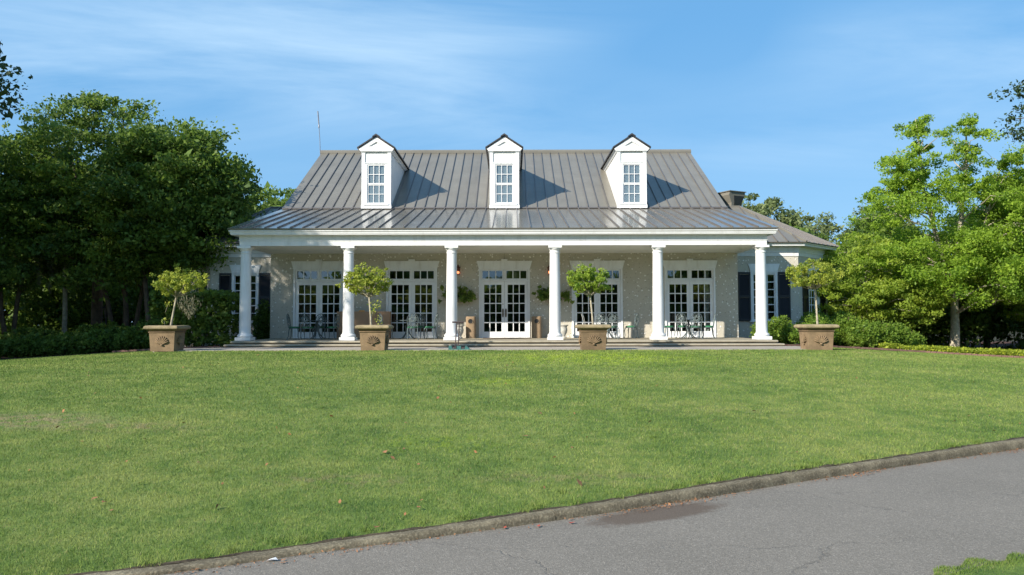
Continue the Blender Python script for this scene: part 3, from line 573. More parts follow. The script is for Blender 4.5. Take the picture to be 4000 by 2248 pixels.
m_ = MB(); xs = [DX[4] + 0.68 + 0.025 * i for i in range(10)]
for i, (a, b) in enumerate(zip(xs[:-1], xs[1:])): 
    ya, yb = 33.42 + 0.03 * (i % 2), 33.42 + 0.03 * ((i + 1) % 2); m_.add([(a, ya, 0.96), (b, yb, 0.96), (b, yb, 3.85), (a, ya, 3.85)], [[0, 1, 2, 3]])
m_.build('curtain', M['curtain'], house, True)
for k in (1, 3):
    MB().box(DX[2] - 3.916 * 0 + (-0.004 if k == 1 else 0), DX[2] + 0.004, FW - 0.006, FW, 4.27, 4.51).build('control_joint', M['roof_dark'], house, True) if k == 1 else None
# window with shutters, used on both wings
def wing_window():
    t = MB(); t.box(-0.60, -0.50, -0.03, 0.12, 0.0, 2.17).box(0.50, 0.60, -0.03, 0.12, 0.0, 2.17).box(-0.50, 0.50, -0.03, 0.12, 2.10, 2.17).box(-0.66, 0.66, -0.08, 0.12, -0.07, 0.0)
    t.box(-0.62, 0.62, -0.05, 0.0, 2.17, 2.21)
    e = t.build('window', M['white_trim'])
    MB().prism([(-0.60, 2.212), (0.60, 2.212), (0.71, 2.54), (-0.71, 2.54)], 0.0, 'y', -0.05).build('header', M['white_trim'], e)
    s = MB(); s.box(-0.50, -0.455, 0.02, 0.07, 0, 2.10).box(0.455, 0.50, 0.02, 0.07, 0, 2.10).box(-0.455, 0.455, 0.02, 0.07, 0, 0.06).box(-0.455, 0.455, 0.02, 0.07, 2.045, 2.10)
    w = (0.91 - 0.07) / 3; hr = (1.985 - 5 * 0.035) / 6
    for k in (1, 2): s.box(-0.455 + k * w + (k - 1) * 0.035, -0.455 + k * (w + 0.035), 0.03, 0.06, 0.06, 2.045)
    for k in range(1, 6): s.box(-0.455, 0.455, 0.029 - (0.008 if k == 3 else 0), 0.061, 0.06 + k * hr + (k - 1) * 0.035, 0.06 + k * (hr + 0.035))
    s.build('sash', M['white_trim'], e)
    for i in range(3):
        for j in range(6):
            a = -0.455 + i * (w + 0.035); b = 0.06 + j * (hr + 0.035); MB().box(a - 0.003, a + w + 0.003, 0.042, 0.048, b - 0.003, b + hr + 0.003).build('pane', M['glass'], e)
    for sg in (-1, 1):
        x0, x1 = (-1.16, -0.625) if sg < 0 else (0.625, 1.16); q = MB()
        q.box(x0, x0 + 0.06, -0.06, -0.015, -0.02, 2.17).box(x1 - 0.06, x1, -0.06, -0.015, -0.02, 2.17).box(x0 + 0.06, x1 - 0.06, -0.06, -0.015, -0.02, 0.07).box(x0 + 0.06, x1 - 0.06, -0.06, -0.015, 2.08, 2.17).box(x0 + 0.06, x1 - 0.06, -0.06, -0.015, 1.02, 1.12)
        for zb in (0.07, 1.12):
            for k in range(22): z = zb + 0.0425 * k; q.add([(x0 + 0.06, -0.05, z), (x1 - 0.06, -0.05, z), (x1 - 0.06, -0.02, z + 0.045), (x0 + 0.06, -0.02, z + 0.045)], [[0, 1, 2, 3]])
        q.build('shutter', M['shutter'], e)
    MB().box(-0.5, 0.5, 0.5, 0.52, -0.1, 2.3).build('unlit_room_sheet', M['interior'], e)  # dark sheet in place of the unlit room behind the window
    return e
ww = wing_window(); ww.parent = house; first = [True]
def place_window(x, y, z, rz):
    w_ = ww if first[0] else copy_tree(ww); first[0] = False
    w_.parent = house; w_.location = Vector((x, y, z)) - hl; w_.rotation_euler = (0, 0, rz)
WE = [(0.0, 4.53), (0.03, 4.535), (0.03, 4.69), (0.05, 4.70), (0.05, 4.715), (0.042, 4.72), (0.042, 4.93), (0.08, 4.965), (0.39, 4.968), (0.39, 5.02), (0.42, 5.05), (0.44, 5.085), (0.44, 5.10), (-0.2, 5.10), (-0.2, 4.53)]
for sg in (1, -1):
    X = (lambda x: x) if sg > 0 else (lambda x: -0.66 - x)
    pts = [(9.55, 35.0), (12.82, 35.0), (14.97, 37.15), (14.97, 40.2), (12.82, 42.35), (9.55, 42.35)]
    path = [(X(a), b) for a, b in pts]
    if sg < 0: path = path[::-1]
    wing = None; WZ = 1.65
    for (a, b) in zip(path[:-1], path[1:]):
        L = math.hypot(b[0] - a[0], b[1] - a[1]); ops = []
        front = abs(a[1] - 35) < 0.01 and abs(b[1] - 35) < 0.01
        cham = (min(a[1], b[1]) < 35.1 and max(a[1], b[1]) > 36)
        if front: cx = X(11.27); u = abs(cx - a[0]); ops = [(u - 0.55, u + 0.55, WZ, WZ + 2.13)]
        if cham: u = L * 0.5; ops = [(u - 0.55, u + 0.55, WZ, WZ + 2.13)]
        wb = wall_run(a, b, 0.0, 5.1, 0.3, ops)
        wing = wb.build('wing_wall', M['tabby'], house, True)
        if front: place_window(X(11.27), 35.0, WZ, 0)
        if cham:
            mxp, myp = (a[0] + b[0]) / 2, (a[1] + b[1]) / 2; place_window(mxp, myp, WZ, math.atan2(b[1] - a[1], b[0] - a[0]))
    MB().sweep(path, WE).build('wing_entablature', M['white'], house, True)
    E_ = 0.50; C1 = (X(12.82 + 0.4142 * E_), 35 - E_, 5.13); C2 = (X(14.97 + E_), 37.15 - 0.4142 * E_, 5.13); C3 = (C2[0], 40.2 + 0.4142 * E_, 5.13); C4 = (C1[0], 42.35 + E_, 5.13)
    AP = (X(11.30), 38.675, 5.13 + 4.17 * 0.52); XI = X(9.56); S0 = (XI, 35 - E_, 5.13); R0 = (XI, 38.675, AP[2]); S4 = (XI, 42.35 + E_, 5.13)
    wr = deck('wing_roof', [S0, C1, AP, R0], M['seam'], 0.03)
    roof_face(wr, [S0, C1, AP, R0] if sg > 0 else [C1, S0, R0, AP], 0.47, 0.30, M['roof'], M['seam'])
    roof_face(wr, [C1, C2, AP] if sg > 0 else [C2, C1, AP], 0.47, 0.22, M['roof'], M['seam'], rib_h=0.04)
    roof_face(wr, [C2, C3, AP] if sg > 0 else [C3, C2, AP], 0.47, 0.22, M['roof'], M['seam'], rib_h=0.04)
    for q in ([C3, C4, AP], [C4, S4, R0, AP]): roof_face(wr, q, 3.0, 1.5, M['roof'], M['seam'], ribs=False)
    hp = MB()
    for c in (C1, C2, C3, C4): hp.tube([(c[0], c[1], c[2] + 0.02), (AP[0], AP[1], AP[2] + 0.02)], 0.045, 5)
    hp.tube([(AP[0], AP[1], AP[2] + 0.02), (XI, 38.675, AP[2] + 0.02)], 0.05, 5); hp.build('hip_cap', M['roof'], wr, True)
# dormers
def dormer():
    e = MB(); 
    e.box(-0.66, 0.66, 0.06, 5.2, 0.0, 2.62)
    o = e.build('dormer', M['white'])
    f = MB()
    f.box(-0.70, 0.70, -0.03, 0.06, -0.02, 0.13).box(-0.58, 0.58, -0.06, 0.06, 0.13, 0.20)
    for s in (-1, 1):
        a, b = sorted((s * 0.68, s * 0.525)); f.box(a, b, -0.015, 0.06, 0.13, 2.585)
        a, b = sorted((s * 0.70, s * 0.505)); f.box(a, b, -0.04, 0.058, 2.585, 2.63)
        a, b = sorted((s * 0.525, s * 0.425)); f.box(a, b, -0.005, 0.09, 0.20, 2.03)
    f.box(-0.525, 0.525, -0.005, 0.09, 2.03, 2.09).box(-0.56, 0.56, -0.03, 0.058, 2.09, 2.115)
    f.build('casing', M['white_trim'], o)
    MB().box(-0.525, 0.525, 0.03, 0.058, 2.115, 2.60).build('stucco_panel', M['urn'] if False else M['ceiling'], o)
    p = MB(); fr = lambda poly: p.prism(poly, 0.04, 'y', -0.08)
    fr([(-0.73, 2.63), (0.73, 2.63), (0.82, 2.75), (0.60, 2.86), (-0.60, 2.86), (-0.82, 2.75)])
    fr([(-0.82, 2.75), (-0.60, 2.86), (-0.36, 2.86), (0.0, 3.07), (0.0, 3.30)]); fr([(0.82, 2.75), (0.0, 3.30), (0.0, 3.07), (0.36, 2.86), (0.60, 2.86)])
    p.prism([(-0.36, 2.86), (0.36, 2.86), (0, 3.07)], 0.03, 'y', -0.03)
    p.prism([(-0.70, 2.60), (0.70, 2.60), (0.79, 2.76), (0, 3.27), (-0.79, 2.76)], 5.7, 'y', 0.04)
    p.build('pediment', M['white'], o)
    rr = MB()
    for s in (-1, 1):
        rr.prism([(s * 0.88, 2.76), (s * 0.88, 2.82), (0, 3.395), (0, 3.32)], 6.2, 'y', -0.13)
    rr.build('dormer_roof', M['roof_dark'], o)
    MB().prism([(-0.17, 3.275), (-0.17, 3.33), (0, 3.44), (0.17, 3.33), (0.17, 3.275), (0, 3.36)], 6.2, 'y', -0.17).build('dormer_ridge', M['roof_dark'], o)
    # sashes
    s = MB()
    for z0, z1, y in ((0.20, 1.11, 0.035), (1.11, 2.03, 0.02)):
        s.box(-0.425, -0.365, y, y + 0.03, z0, z1).box(0.365, 0.425, y, y + 0.03, z0, z1).box(-0.365, 0.365, y, y + 0.03, z0, z0 + 0.055).box(-0.365, 0.365, y, y + 0.03, z1 - 0.05, z1)
        w = (0.73 - 0.06) / 3
        for k in (1, 2): s.box(-0.365 + k * w + (k - 1) * 0.03, -0.365 + k * (w + 0.03), y + 0.004, y + 0.026, z0 + 0.055, z1 - 0.05)
        zm = (z0 + z1) / 2; s.box(-0.365, 0.365, y + 0.003, y + 0.027, zm - 0.015, zm + 0.015)
    s.build('window', M['white'], o)
    for z0, z1, y in ((0.20, 1.11, 0.035), (1.11, 2.03, 0.02)):
        w = (0.73 - 0.06) / 3; zm = (z0 + z1) / 2
        for i in range(3):
            for a, b in ((z0 + 0.055, zm - 0.015), (zm + 0.015, z1 - 0.05)):
                x = -0.365 + i * (w + 0.03); MB().box(x - 0.002, x + w + 0.002, y + 0.013, y + 0.017, a - 0.002, b + 0.002).build('pane', M['glass'], o)
    MB().box(-0.42, 0.42, 0.075, 0.0775, 0.2, 2.03).build('blind', M['blind'], o)
    return o
# the body needs a recess behind the sash: cut it by building the body front from strips
d0 = dormer(); me = d0.data; me.clear_geometry()
b_ = MB().box(-0.66, -0.525, 0.062, 5.2, 0.0, 2.62).box(0.525, 0.66, 0.062, 5.2, 0.0, 2.62).box(-0.525, 0.525, 0.09, 5.2, 0.0, 2.62); me.from_pydata(b_.v, [], b_.f); me.update()
for k, x in enumerate((-6.27, -0.34, 5.56)):
    d = d0 if k == 0 else copy_tree(d0); d.parent = house; d.location = Vector((x, 36.0, 6.885)) - hl
# vent hood on the right wing
v = MB().prism([(-0.45, -1.0), (0.35, -1.0), (0.35, 0.30), (0.62, 0.80), (0.62, 0.95), (-0.55, 0.95), (-0.62, 0.75), (-0.45, 0.30)], 0.55, 'y', -0.5).build('vent_hood', M['roof'], house, loc=Vector((11.15, 39.6, 7.32)) - hl)
v.rotation_euler = (0, 0, R(28)); v.scale = (0.86, 0.86, 0.86)
MB().prism([(-0.25, -0.2), (0.30, -0.2), (0.30, 0.30), (0.54, 0.72), (-0.25, 0.72)], -0.503, 'y', -0.52).build('vent_mouth_dark', M['black_metal'], v)  # flat black panel in place of the shadowed open mouth
MB().box(-0.62, 0.68, -0.56, 0.6, 0.952, 1.0).build('cap', M['roof'], v)
# ------------------------------------------------------------------ porch things
def lantern():
    e = empty('wall_lantern'); MB().box(-0.05, 0.05, -0.02, 0, -0.12, 0.10).tube([(0, -0.02, 0.02), (0, -0.10, 0.16), (0, -0.14, 0.20)], 0.012).build('bracket', M['copper'], e)
    c = MB(); 
    for sx in (-1, 1):
        for sy in (-1, 1): c.tube([(sx * 0.055, -0.14 + sy * 0.055, -0.20), (sx * 0.08, -0.14 + sy * 0.08, 0.06)], 0.008, 4)
    c.box(-0.065, 0.065, -0.205, -0.075, -0.225, -0.20).box(-0.085, 0.085, -0.225, -0.055, 0.06, 0.075); c.build('cage', M['copper'], e)
    MB().lathe([(0.12, 0.075), (0.06, 0.14), (0.03, 0.16), (0.035, 0.19), (0.008, 0.23)], 12, (0, -0.14, 0)).build('lamp_cap', M['copper'], e, smooth=40)
    m = bpy.data.materials.new('lantern_bulb'); m.use_nodes = True; p = m.node_tree.nodes['Principled BSDF']; p.inputs['Base Color'].default_value = (1, 0.4, 0.2, 1); p.inputs['Emission Color'].default_value = (1, 0.30, 0.12, 1); p.inputs['Emission Strength'].default_value = 1.3
    for dx_ in (-0.03, 0.03): MB().lathe([(0.008, -0.16), (0.024, -0.13), (0.02, -0.09), (0.004, -0.05)], 8, (dx_, -0.14, 0)).build('bulb', m, e, smooth=60)
    return e
l0 = lantern(); l0.location = (-2.27, 33.05, 3.83 - 0.02); tag(l0, 'lit copper wall lantern beside the third column, above the fuller hanging plant', 'lantern', 'lit lanterns on the porch wall')
l1 = copy_tree(l0); l1.location = (1.585, 33.05, 3.81); tag(l1, 'lit copper wall lantern half hidden by the column right of the entrance', 'lantern')
def bin_():
    e = empty('litter_bin'); m_ = MB(); n = 24; hw = 0.205
    # rounded shell, closed; a black disc stands in for the dark of its hole
    def ring(z): return [(hw * math.copysign(abs(math.cos(t)) ** 0.55, math.cos(t)), hw * math.copysign(abs(math.sin(t)) ** 0.55, math.sin(t)), z) for t in [2 * math.pi * i / n for i in range(n)]]
    zs = [0, 0.86, 0.89, 0.9]; vs_ = []
    for z, s in zip(zs, (1, 1, 0.97, 0.9)): vs_ += [(x * s, y * s, z) for x, y, z in ring(z)]
    fs = [[k * n + i, k * n + (i + 1) % n, (k + 1) * n + (i + 1) % n, (k + 1) * n + i] for k in range(3) for i in range(n)] + [[3 * n + i for i in range(n)], list(range(n))[::-1]]
    m_.add(vs_, fs).build('shell', M['aggregate'], e, smooth=50)
    MB().lathe([(0.105, -0.015), (0.12, 0.0), (0.105, 0.015), (0.09, 0.0)], 20, cap=False).build('hole_rim', M['aggregate'], e, loc=(0.0, -0.208, 0.70), smooth=60).rotation_euler = (R(90), 0, 0)
    MB().lathe([(0.10, 0), (0.10, 0.006)], 20).build('hole', M['black_metal'], e, loc=(0.0, -0.205, 0.70)).rotation_euler = (R(90), 0, 0)
    return e
t0 = bin_(); t0.location = (-1.72, 32.7, 0.943); tag(t0, 'brown stone litter bin left of the entrance door', 'litter bin', 'brown litter bins by the entrance')
t1 = copy_tree(t0); t1.location = (1.02, 32.7, 0.943); tag(t1, 'brown stone litter bin right of the entrance door', 'litter bin')
u0 = MB().lathe([(0.12, 0), (0.13, 0.03), (0.07, 0.07), (0.075, 0.1), (0.15, 0.25), (0.165, 0.36), (0.14, 0.45), (0.16, 0.50), (0.205, 0.53), (0.20, 0.555), (0.13, 0.55), (0.12, 0.50)], 20).build('urn', M['urn'], smooth=40)
u0.location = (-2.16, 32.35, 0.94); tag(u0, 'pale stone urn between the litter bin and the third column', 'urn', 'pale urns on the porch')
u1 = u0.copy(); col.objects.link(u1); u1.location = (2.12, 32.35, 0.94); tag(u1, 'pale stone urn just right of the fourth column', 'urn')
e = MB().box(-7.22, -5.05, 32.3, 32.75, 0.945, 2.06).build('storage_box', M['brown_box']); tag(e, 'large plain brown box standing behind the second column', 'box')
o = MB().box(-6.32, -6.09, 32.34, 32.42, 2.062, 2.10).build('orange_tool', M['orange']); tag(o, 'small orange bar lying on the brown box', 'tool')
o = MB().box(-1.2, 0.75, 32.0, 32.9, 0.944, 0.958).build('door_mat', M['mat']); tag(o, 'dark brown mat before the entrance doors', 'mat')
o = MB().box(1.33, 1.44, 33.02, 33.05, 1.33, 1.46).build('socket_box', M['urn']); tag(o, 'small outdoor socket box on the wall right of the right litter bin', 'socket')
def chair():
    e = empty('chair'); n = 20
    MB().lathe([(0.19, 0.455), (0.215, 0.46), (0.22, 0.475), (0.205, 0.50), (0.12, 0.512), (0.0005, 0.515)], n, cap=False).build('cushion', M['cushion'], e, smooth=60)
    MB().lathe([(0.20, 0.425), (0.225, 0.43), (0.225, 0.45), (0.20, 0.455)], n).build('seat_frame', M['chair'], e, smooth=40)
    for sx in (-1, 1):
        MB().tube([(sx * 0.19, 0.17, 0.44), (sx * 0.215, 0.20, 0.30), (sx * 0.19, 0.185, 0.12), (sx * 0.22, 0.22, 0.0)], [0.022, 0.019, 0.014, 0.017]).build('leg', M['chair'], e, smooth=60)
        MB().tube([(sx * 0.19, -0.17, 0.44), (sx * 0.19, -0.19, 0.28), (sx * 0.19, -0.20, 0.12), (sx * 0.22, -0.26, 0.0)], [0.022, 0.019, 0.014, 0.017]).build('leg', M['chair'], e, smooth=60)
    def B(x, z): return (x, -0.20 - (z - 0.45) * 0.16, z)
    m_ = MB(); arch = [(-0.185, 0.45), (-0.20, 0.62), (-0.215, 0.78), (-0.20, 0.88), (-0.15, 0.96), (-0.08, 1.005), (0, 1.02)]; arch = arch + [(-x, z) for x, z in arch[-2::-1]]
    m_.tube([B(x, z) for x, z in arch], 0.015); m_.build('back_frame', M['chair'], e, smooth=60)
    m_ = MB(); cz = 0.80
    def ringt(cx, cz_, rx, rz, k=14, r=0.012): m_.tube([B(cx + rx * math.cos(2 * math.pi * i / k), cz_ + rz * math.sin(2 * math.pi * i / k)) for i in range(k + 1)], r, 4)
    ringt(0, cz, 0.062, 0.062, r=0.014)
    for i in range(11):
        a = 2 * math.pi * i / 11 + 0.3; c_, s_ = math.cos(a), math.sin(a); L0, L1 = 0.065, 0.185 if abs(c_) > 0.5 else 0.19
        w_ = 0.028; pts = [B(L0 * c_, cz + L0 * s_), B((L0 + L1) / 2 * c_ - w_ * s_, cz + (L0 + L1) / 2 * s_ + w_ * c_), B(L1 * c_, cz + L1 * s_), B((L0 + L1) / 2 * c_ + w_ * s_, cz + (L0 + L1) / 2 * s_ - w_ * c_), B(L0 * c_, cz + L0 * s_)]
        m_.tube(pts, 0.0115, 4)
    for sx in (-1, 1): m_.tube([B(sx * 0.19, 0.50), B(sx * 0.10, 0.60), B(sx * 0.04, 0.56), B(sx * 0.03, 0.50), B(sx * 0.08, 0.47)], 0.012, 4); m_.tube([B(0, 0.46), B(sx * 0.06, 0.53), B(sx * 0.12, 0.52), B(sx * 0.17, 0.58), B(sx * 0.19, 0.66)], 0.012, 4)
    m_.build('back_lattice', M['chair_back'], e, smooth=60)
    return e
ch0 = chair(); used = [False]
def put_chair(px, Y, rz, label, group):
    c = copy_tree(ch0) if used[0] else ch0; used[0] = True
    c.location = ((px - 2000) / 3060 * Y, Y, 0.945 - 0.028 * (33 - Y) / 4); c.rotation_euler = (0, 0, R(rz)); tag(c, label, 'chair', group)
def table():
    e = empty('garden_table'); MB().lathe([(0.47, 0.735), (0.49, 0.74), (0.49, 0.755), (0.47, 0.76)], 32).build('tabletop', M['chair'], e, smooth=40)
    MB().lathe([(0.03, 0.30), (0.045, 0.36), (0.025, 0.42), (0.03, 0.60), (0.06, 0.72), (0.06, 0.736)], 12).build('pedestal', M['chair'], e, smooth=50)
    for k in range(4):
        a = R(45 + 90 * k); c_, s_ = math.cos(a), math.sin(a); MB().tube([(0.02 * c_, 0.02 * s_, 0.62), (0.12 * c_, 0.12 * s_, 0.52), (0.06 * c_, 0.06 * s_, 0.36), (0.10 * c_, 0.10 * s_, 0.22), (0.24 * c_, 0.24 * s_, 0.07), (0.37 * c_, 0.37 * s_, 0.012)], [0.012, 0.02, 0.024, 0.024, 0.022, 0.016]).build('leg', M['chair'], e, smooth=60)
    return e
tb0 = table(); usedt = [False]
def put_table(px, Y, label):
    c = copy_tree(tb0) if usedt[0] else tb0; usedt[0] = True
    c.location = ((px - 2000) / 3060 * Y, Y, 0.945 - 0.028 * (33 - Y) / 4); tag(c, label, 'table', 'round metal tables on the porch')
put_table(1240, 31.5, 'round metal table before the leftmost french door'); put_table(1592, 31.5, 'round metal table before the second french door from the left')
put_table(2374, 31.5, 'round metal table behind the third planter'); put_table(2688, 31.5, 'round metal table before the rightmost french door')
G1, G2, G3, G4 = ['green cushioned chairs at the %s porch table' % w for w in ('leftmost', 'second', 'third', 'rightmost')]
put_chair(1152, 31.4, -90, 'green cushioned chair seen side-on, leftmost on the porch', G1); put_chair(1201, 30.95, -8, 'chair with its ornate back to the lawn at the leftmost table', G1)
put_chair(1246, 32.2, 176, 'chair facing the lawn behind the leftmost table', G1); put_chair(1296, 31.6, 78, 'chair right of the leftmost table, just left of the second column', G1)
put_chair(1508, 31.9, -55, 'chair half hidden behind the second planter, before the brown box', G2); put_chair(1612, 30.95, 8, 'chair with its back to the lawn at the second table', G2)
put_chair(1632, 32.2, 165, 'chair behind the second table beside the french door', G2); put_chair(1681, 31.4, 80, 'chair right of the second table, just left of the third column', G2)
put_chair(2388, 30.9, 4, 'chair with its back to the lawn right behind the third planter', G3); put_chair(2352, 32.2, 190, 'chair behind the third table, next to the third planter tree trunk', G3)
put_chair(2464, 31.7, 60, 'chair standing apart against the wall between the fourth and fifth columns', G3)
put_chair(2610, 31.5, -82, 'chair half hidden by the fifth column', G4); put_chair(2668, 32.2, 185, 'chair behind the rightmost table facing the lawn', G4)
put_chair(2714, 30.9, 2, 'chair with a round hole in its back turned to the lawn at the rightmost table', G4); put_chair(2764, 31.6, 80, 'rightmost chair on the porch, seen side-on', G4)
# shoe cleaner on the walk
sc = tag(empty('shoe_scraper', (-1.82, 25.95, 0.70)), 'green based golf shoe scraper with two poles and a cross bar', 'shoe scraper')
sc.location = (-1.74, 25.95, 0.702)
b_ = MB().box(-0.34, 0.30, -0.16, 0.16, 0.0, 0.03); b_.prism([(-0.36, 0.0), (-0.22, 0.0), (-0.26, 0.13), (-0.34, 0.13)], 0.15, 'y', -0.15); b_.prism([(0.18, 0.0), (0.36, 0.0), (0.24, 0.12), (0.20, 0.12)], 0.15, 'y', -0.15); b_.box(-0.08, 0.05, -0.15, 0.15, 0.03, 0.12); b_.build('base', M['teal'], sc)
for x in (-0.15, 0.12): MB().box(x - 0.05, x + 0.05, -0.12, 0.12, 0.03, 0.075).build('brush', M['brown_metal'], sc)
MB().tube([(-0.14, 0, 0.05), (-0.095, 0, 0.90)], 0.019, 8).build('pole', M['brown_metal'], sc); MB().tube([(-0.05, 0, 0.05), (-0.005, 0, 0.90)], 0.019, 8).build('pole', M['brown_metal'], sc)
MB().tube([(-0.24, 0, 0.905), (0.15, 0, 0.905)], 0.026, 8).build('handle_bar', M['brown_metal'], sc)
# antenna
an = tag(empty('roof_antenna', (-10.72, 43.5, 11.0)), 'thin grey whip antenna at the left end of the roof ridge', 'antenna')
MB().tube([(0, 0, 0), (-0.03, 0, 0.8), (-0.09, 0, 1.62)], 0.019, 6).build('mast', M['antenna'], an); MB().lathe([(0.03, 1.5), (0.04, 1.54), (0.04, 1.66), (0.03, 1.7)], 8, (-0.09, 0, 0)).build('collar', M['antenna'], an); MB().tube([(-0.09, 0, 1.66), (-0.16, 0, 2.46)], 0.035, 6).build('whip', M['antenna'], an)
# ------------------------------------------------------------------ planters
def planter():
    e = empty('planter')
    def frus(mb, w0, z0, w1, z1): mb.add([(-w0, -w0, z0), (w0, -w0, z0), (w0, w0, z0), (-w0, w0, z0), (-w1, -w1, z1), (w1, -w1, z1), (w1, w1, z1), (-w1, w1, z1)], [[0, 1, 5, 4], [1, 2, 6, 5], [2, 3, 7, 6], [3, 0, 4, 7], [0, 3, 2, 1], [4, 5, 6, 7]])
    m_ = MB(); frus(m_, 0.375, 0.0, 0.412, 0.60); m_.build('body', M['planter'], e)
    sq = [(-1, -1), (-1, 1), (1, 1), (1, -1)]
    def band(name, w, prof, mat): 
        MB().sweep([(-w, w), (-w, -w), (w, -w), (w, w)], prof, closed=True).build(name, mat, e, smooth=50)
    band('moulding', 0.41, [(-0.02, 0.595), (0.018, 0.60), (0.028, 0.615), (0.018, 0.632), (0.0, 0.64), (0.02, 0.67), (0.055, 0.70), (0.07, 0.715), (-0.06, 0.715), (-0.06, 0.595)], M['planter'])
    band('rim', 0.44, [(-0.02, 0.712), (0.075, 0.715), (0.10, 0.735), (0.105, 0.765), (0.095, 0.80), (0.06, 0.828), (0.0, 0.838), (-0.05, 0.834), (-0.06, 0.76), (-0.06, 0.712)], M['planter_rim'])
    MB().box(-0.385, 0.385, -0.385, 0.385, 0.70, 0.775).build('soil', M['soil'], e)
    for k in range(4):
        s = MB(); nr = 9
        for i in range(nr):
            a = R(22 + 136 * i / (nr - 1)); L = 0.215 + 0.055 * math.sin(a); c_, s_ = math.cos(a), math.sin(a); z0 = -0.125
            s.tube([(0.03 * c_, -0.022, z0 + 0.03 * s_), (L * 0.55 * c_, -0.042, z0 + L * 0.55 * s_), (L * 0.92 * c_, -0.030, z0 + L * 0.92 * s_), (L * c_, -0.008, z0 + L * s_)], [0.012, 0.019, 0.021, 0.012], 6)
        s.lathe([(0.045, -0.03), (0.05, -0.01), (0.035, 0.012), (0.004, 0.022)], 10, (0, -0.012, -0.135))
        o = s.build('shell_relief', M['planter'], e, smooth=60); a = R(90 * k); d = 0.396; o.location = (math.sin(a) * d, -math.cos(a) * d, 0.355); o.rotation_euler = (0, 0, a)
    return e
pl0 = planter(); PX = [-11.29, -4.50, 2.64, 9.96]
plab = ['leftmost stone planter with a shell relief, beside the dark hedge', 'stone planter with a shell relief in front of the second column', 'stone planter with a shell relief between the fourth and fifth columns', 'rightmost stone planter with a shell relief on the corner of the lawn']
for k, x in enumerate(PX):
    p = pl0 if k == 0 else copy_tree(pl0); p.location = (x, 25.70, 0.685 if k < 3 else 0.675); tag(p, plab[k], 'planter', 'square stone planters along the walk')
# ------------------------------------------------------------------ foliage tools
def leaf_mesh(name, pos, size, rs, mat, parent=None, tint=None, up=0.15, aspect=0.55, sdev=0.35, droop=0.0):
    n = len(pos); nr = rs.normal(size=(n, 3)); nr[:, 2] += up * rs.choice([1], n); nr /= np.linalg.norm(nr, axis=1)[:, None]
    a = rs.normal(size=(n, 3)); a[:, 2] -= droop; a -= nr * (a * nr).sum(1)[:, None]; a /= np.linalg.norm(a, axis=1)[:, None]; b = np.cross(nr, a)
    s = (size * np.exp(rs.normal(0, sdev, n)))[:, None]
    V = np.stack([pos - a * s * 0.5, pos + b * s * 0.5 * aspect + nr * s * 0.06, pos + a * s * 0.5, pos - b * s * 0.5 * aspect + nr * s * 0.06], 1).reshape(-1, 3)
    me = bpy.data.meshes.new(name); me.vertices.add(4 * n); me.vertices.foreach_set('co', V.astype(np.float32).ravel())
    me.loops.add(4 * n); me.loops.foreach_set('vertex_index', np.arange(4 * n, dtype=np.int32)); me.polygons.add(n)
    me.polygons.foreach_set('loop_start', np.arange(0, 4 * n, 4, dtype=np.int32))
    me.update(calc_edges=True)
    at = me.attributes.new('tint', 'FLOAT', 'POINT'); t = np.full(n, 0.5) if tint is None else tint; at.data.foreach_set('value', np.repeat(np.clip(t, 0, 1), 4).astype(np.float32))
    me.materials.append(mat); o = bpy.data.objects.new(name, me); col.objects.link(o)
    if parent is not None: o.parent = parent
    return o
def clumps_in(ells, n, rs, inner=0.45):
    vol = np.array([e[3] * e[4] * e[5] for e in ells]) ** 0.75; k = rs.choice(len(ells), n, p=vol / vol.sum()); E = np.array(ells)[k]
    d = rs.normal(size=(n, 3)); d /= np.linalg.norm(d, axis=1)[:, None]; r = inner + (1 - inner) * rs.rand(n) ** 0.6
    return E[:, :3] + d * r[:, None] * E[:, 3:]
def cloud(C, rc, per, rs, flat=0.55, shell=0.5):
    n = len(C); idx = np.repeat(np.arange(n), per); d = rs.normal(size=(n * per, 3)); d /= np.linalg.norm(d, axis=1)[:, None]; r = rs.rand(n * per) ** shell
    R_ = (rc * np.exp(rs.normal(0, 0.25, n)))[idx]; p = C[idx] + d * (r * R_)[:, None] * np.array([1, 1, flat]); t = np.clip(rs.normal(0.42, 0.2, n), 0, 1)[idx] * 0.65 + rs.rand(n * per) * 0.35
    return p, t
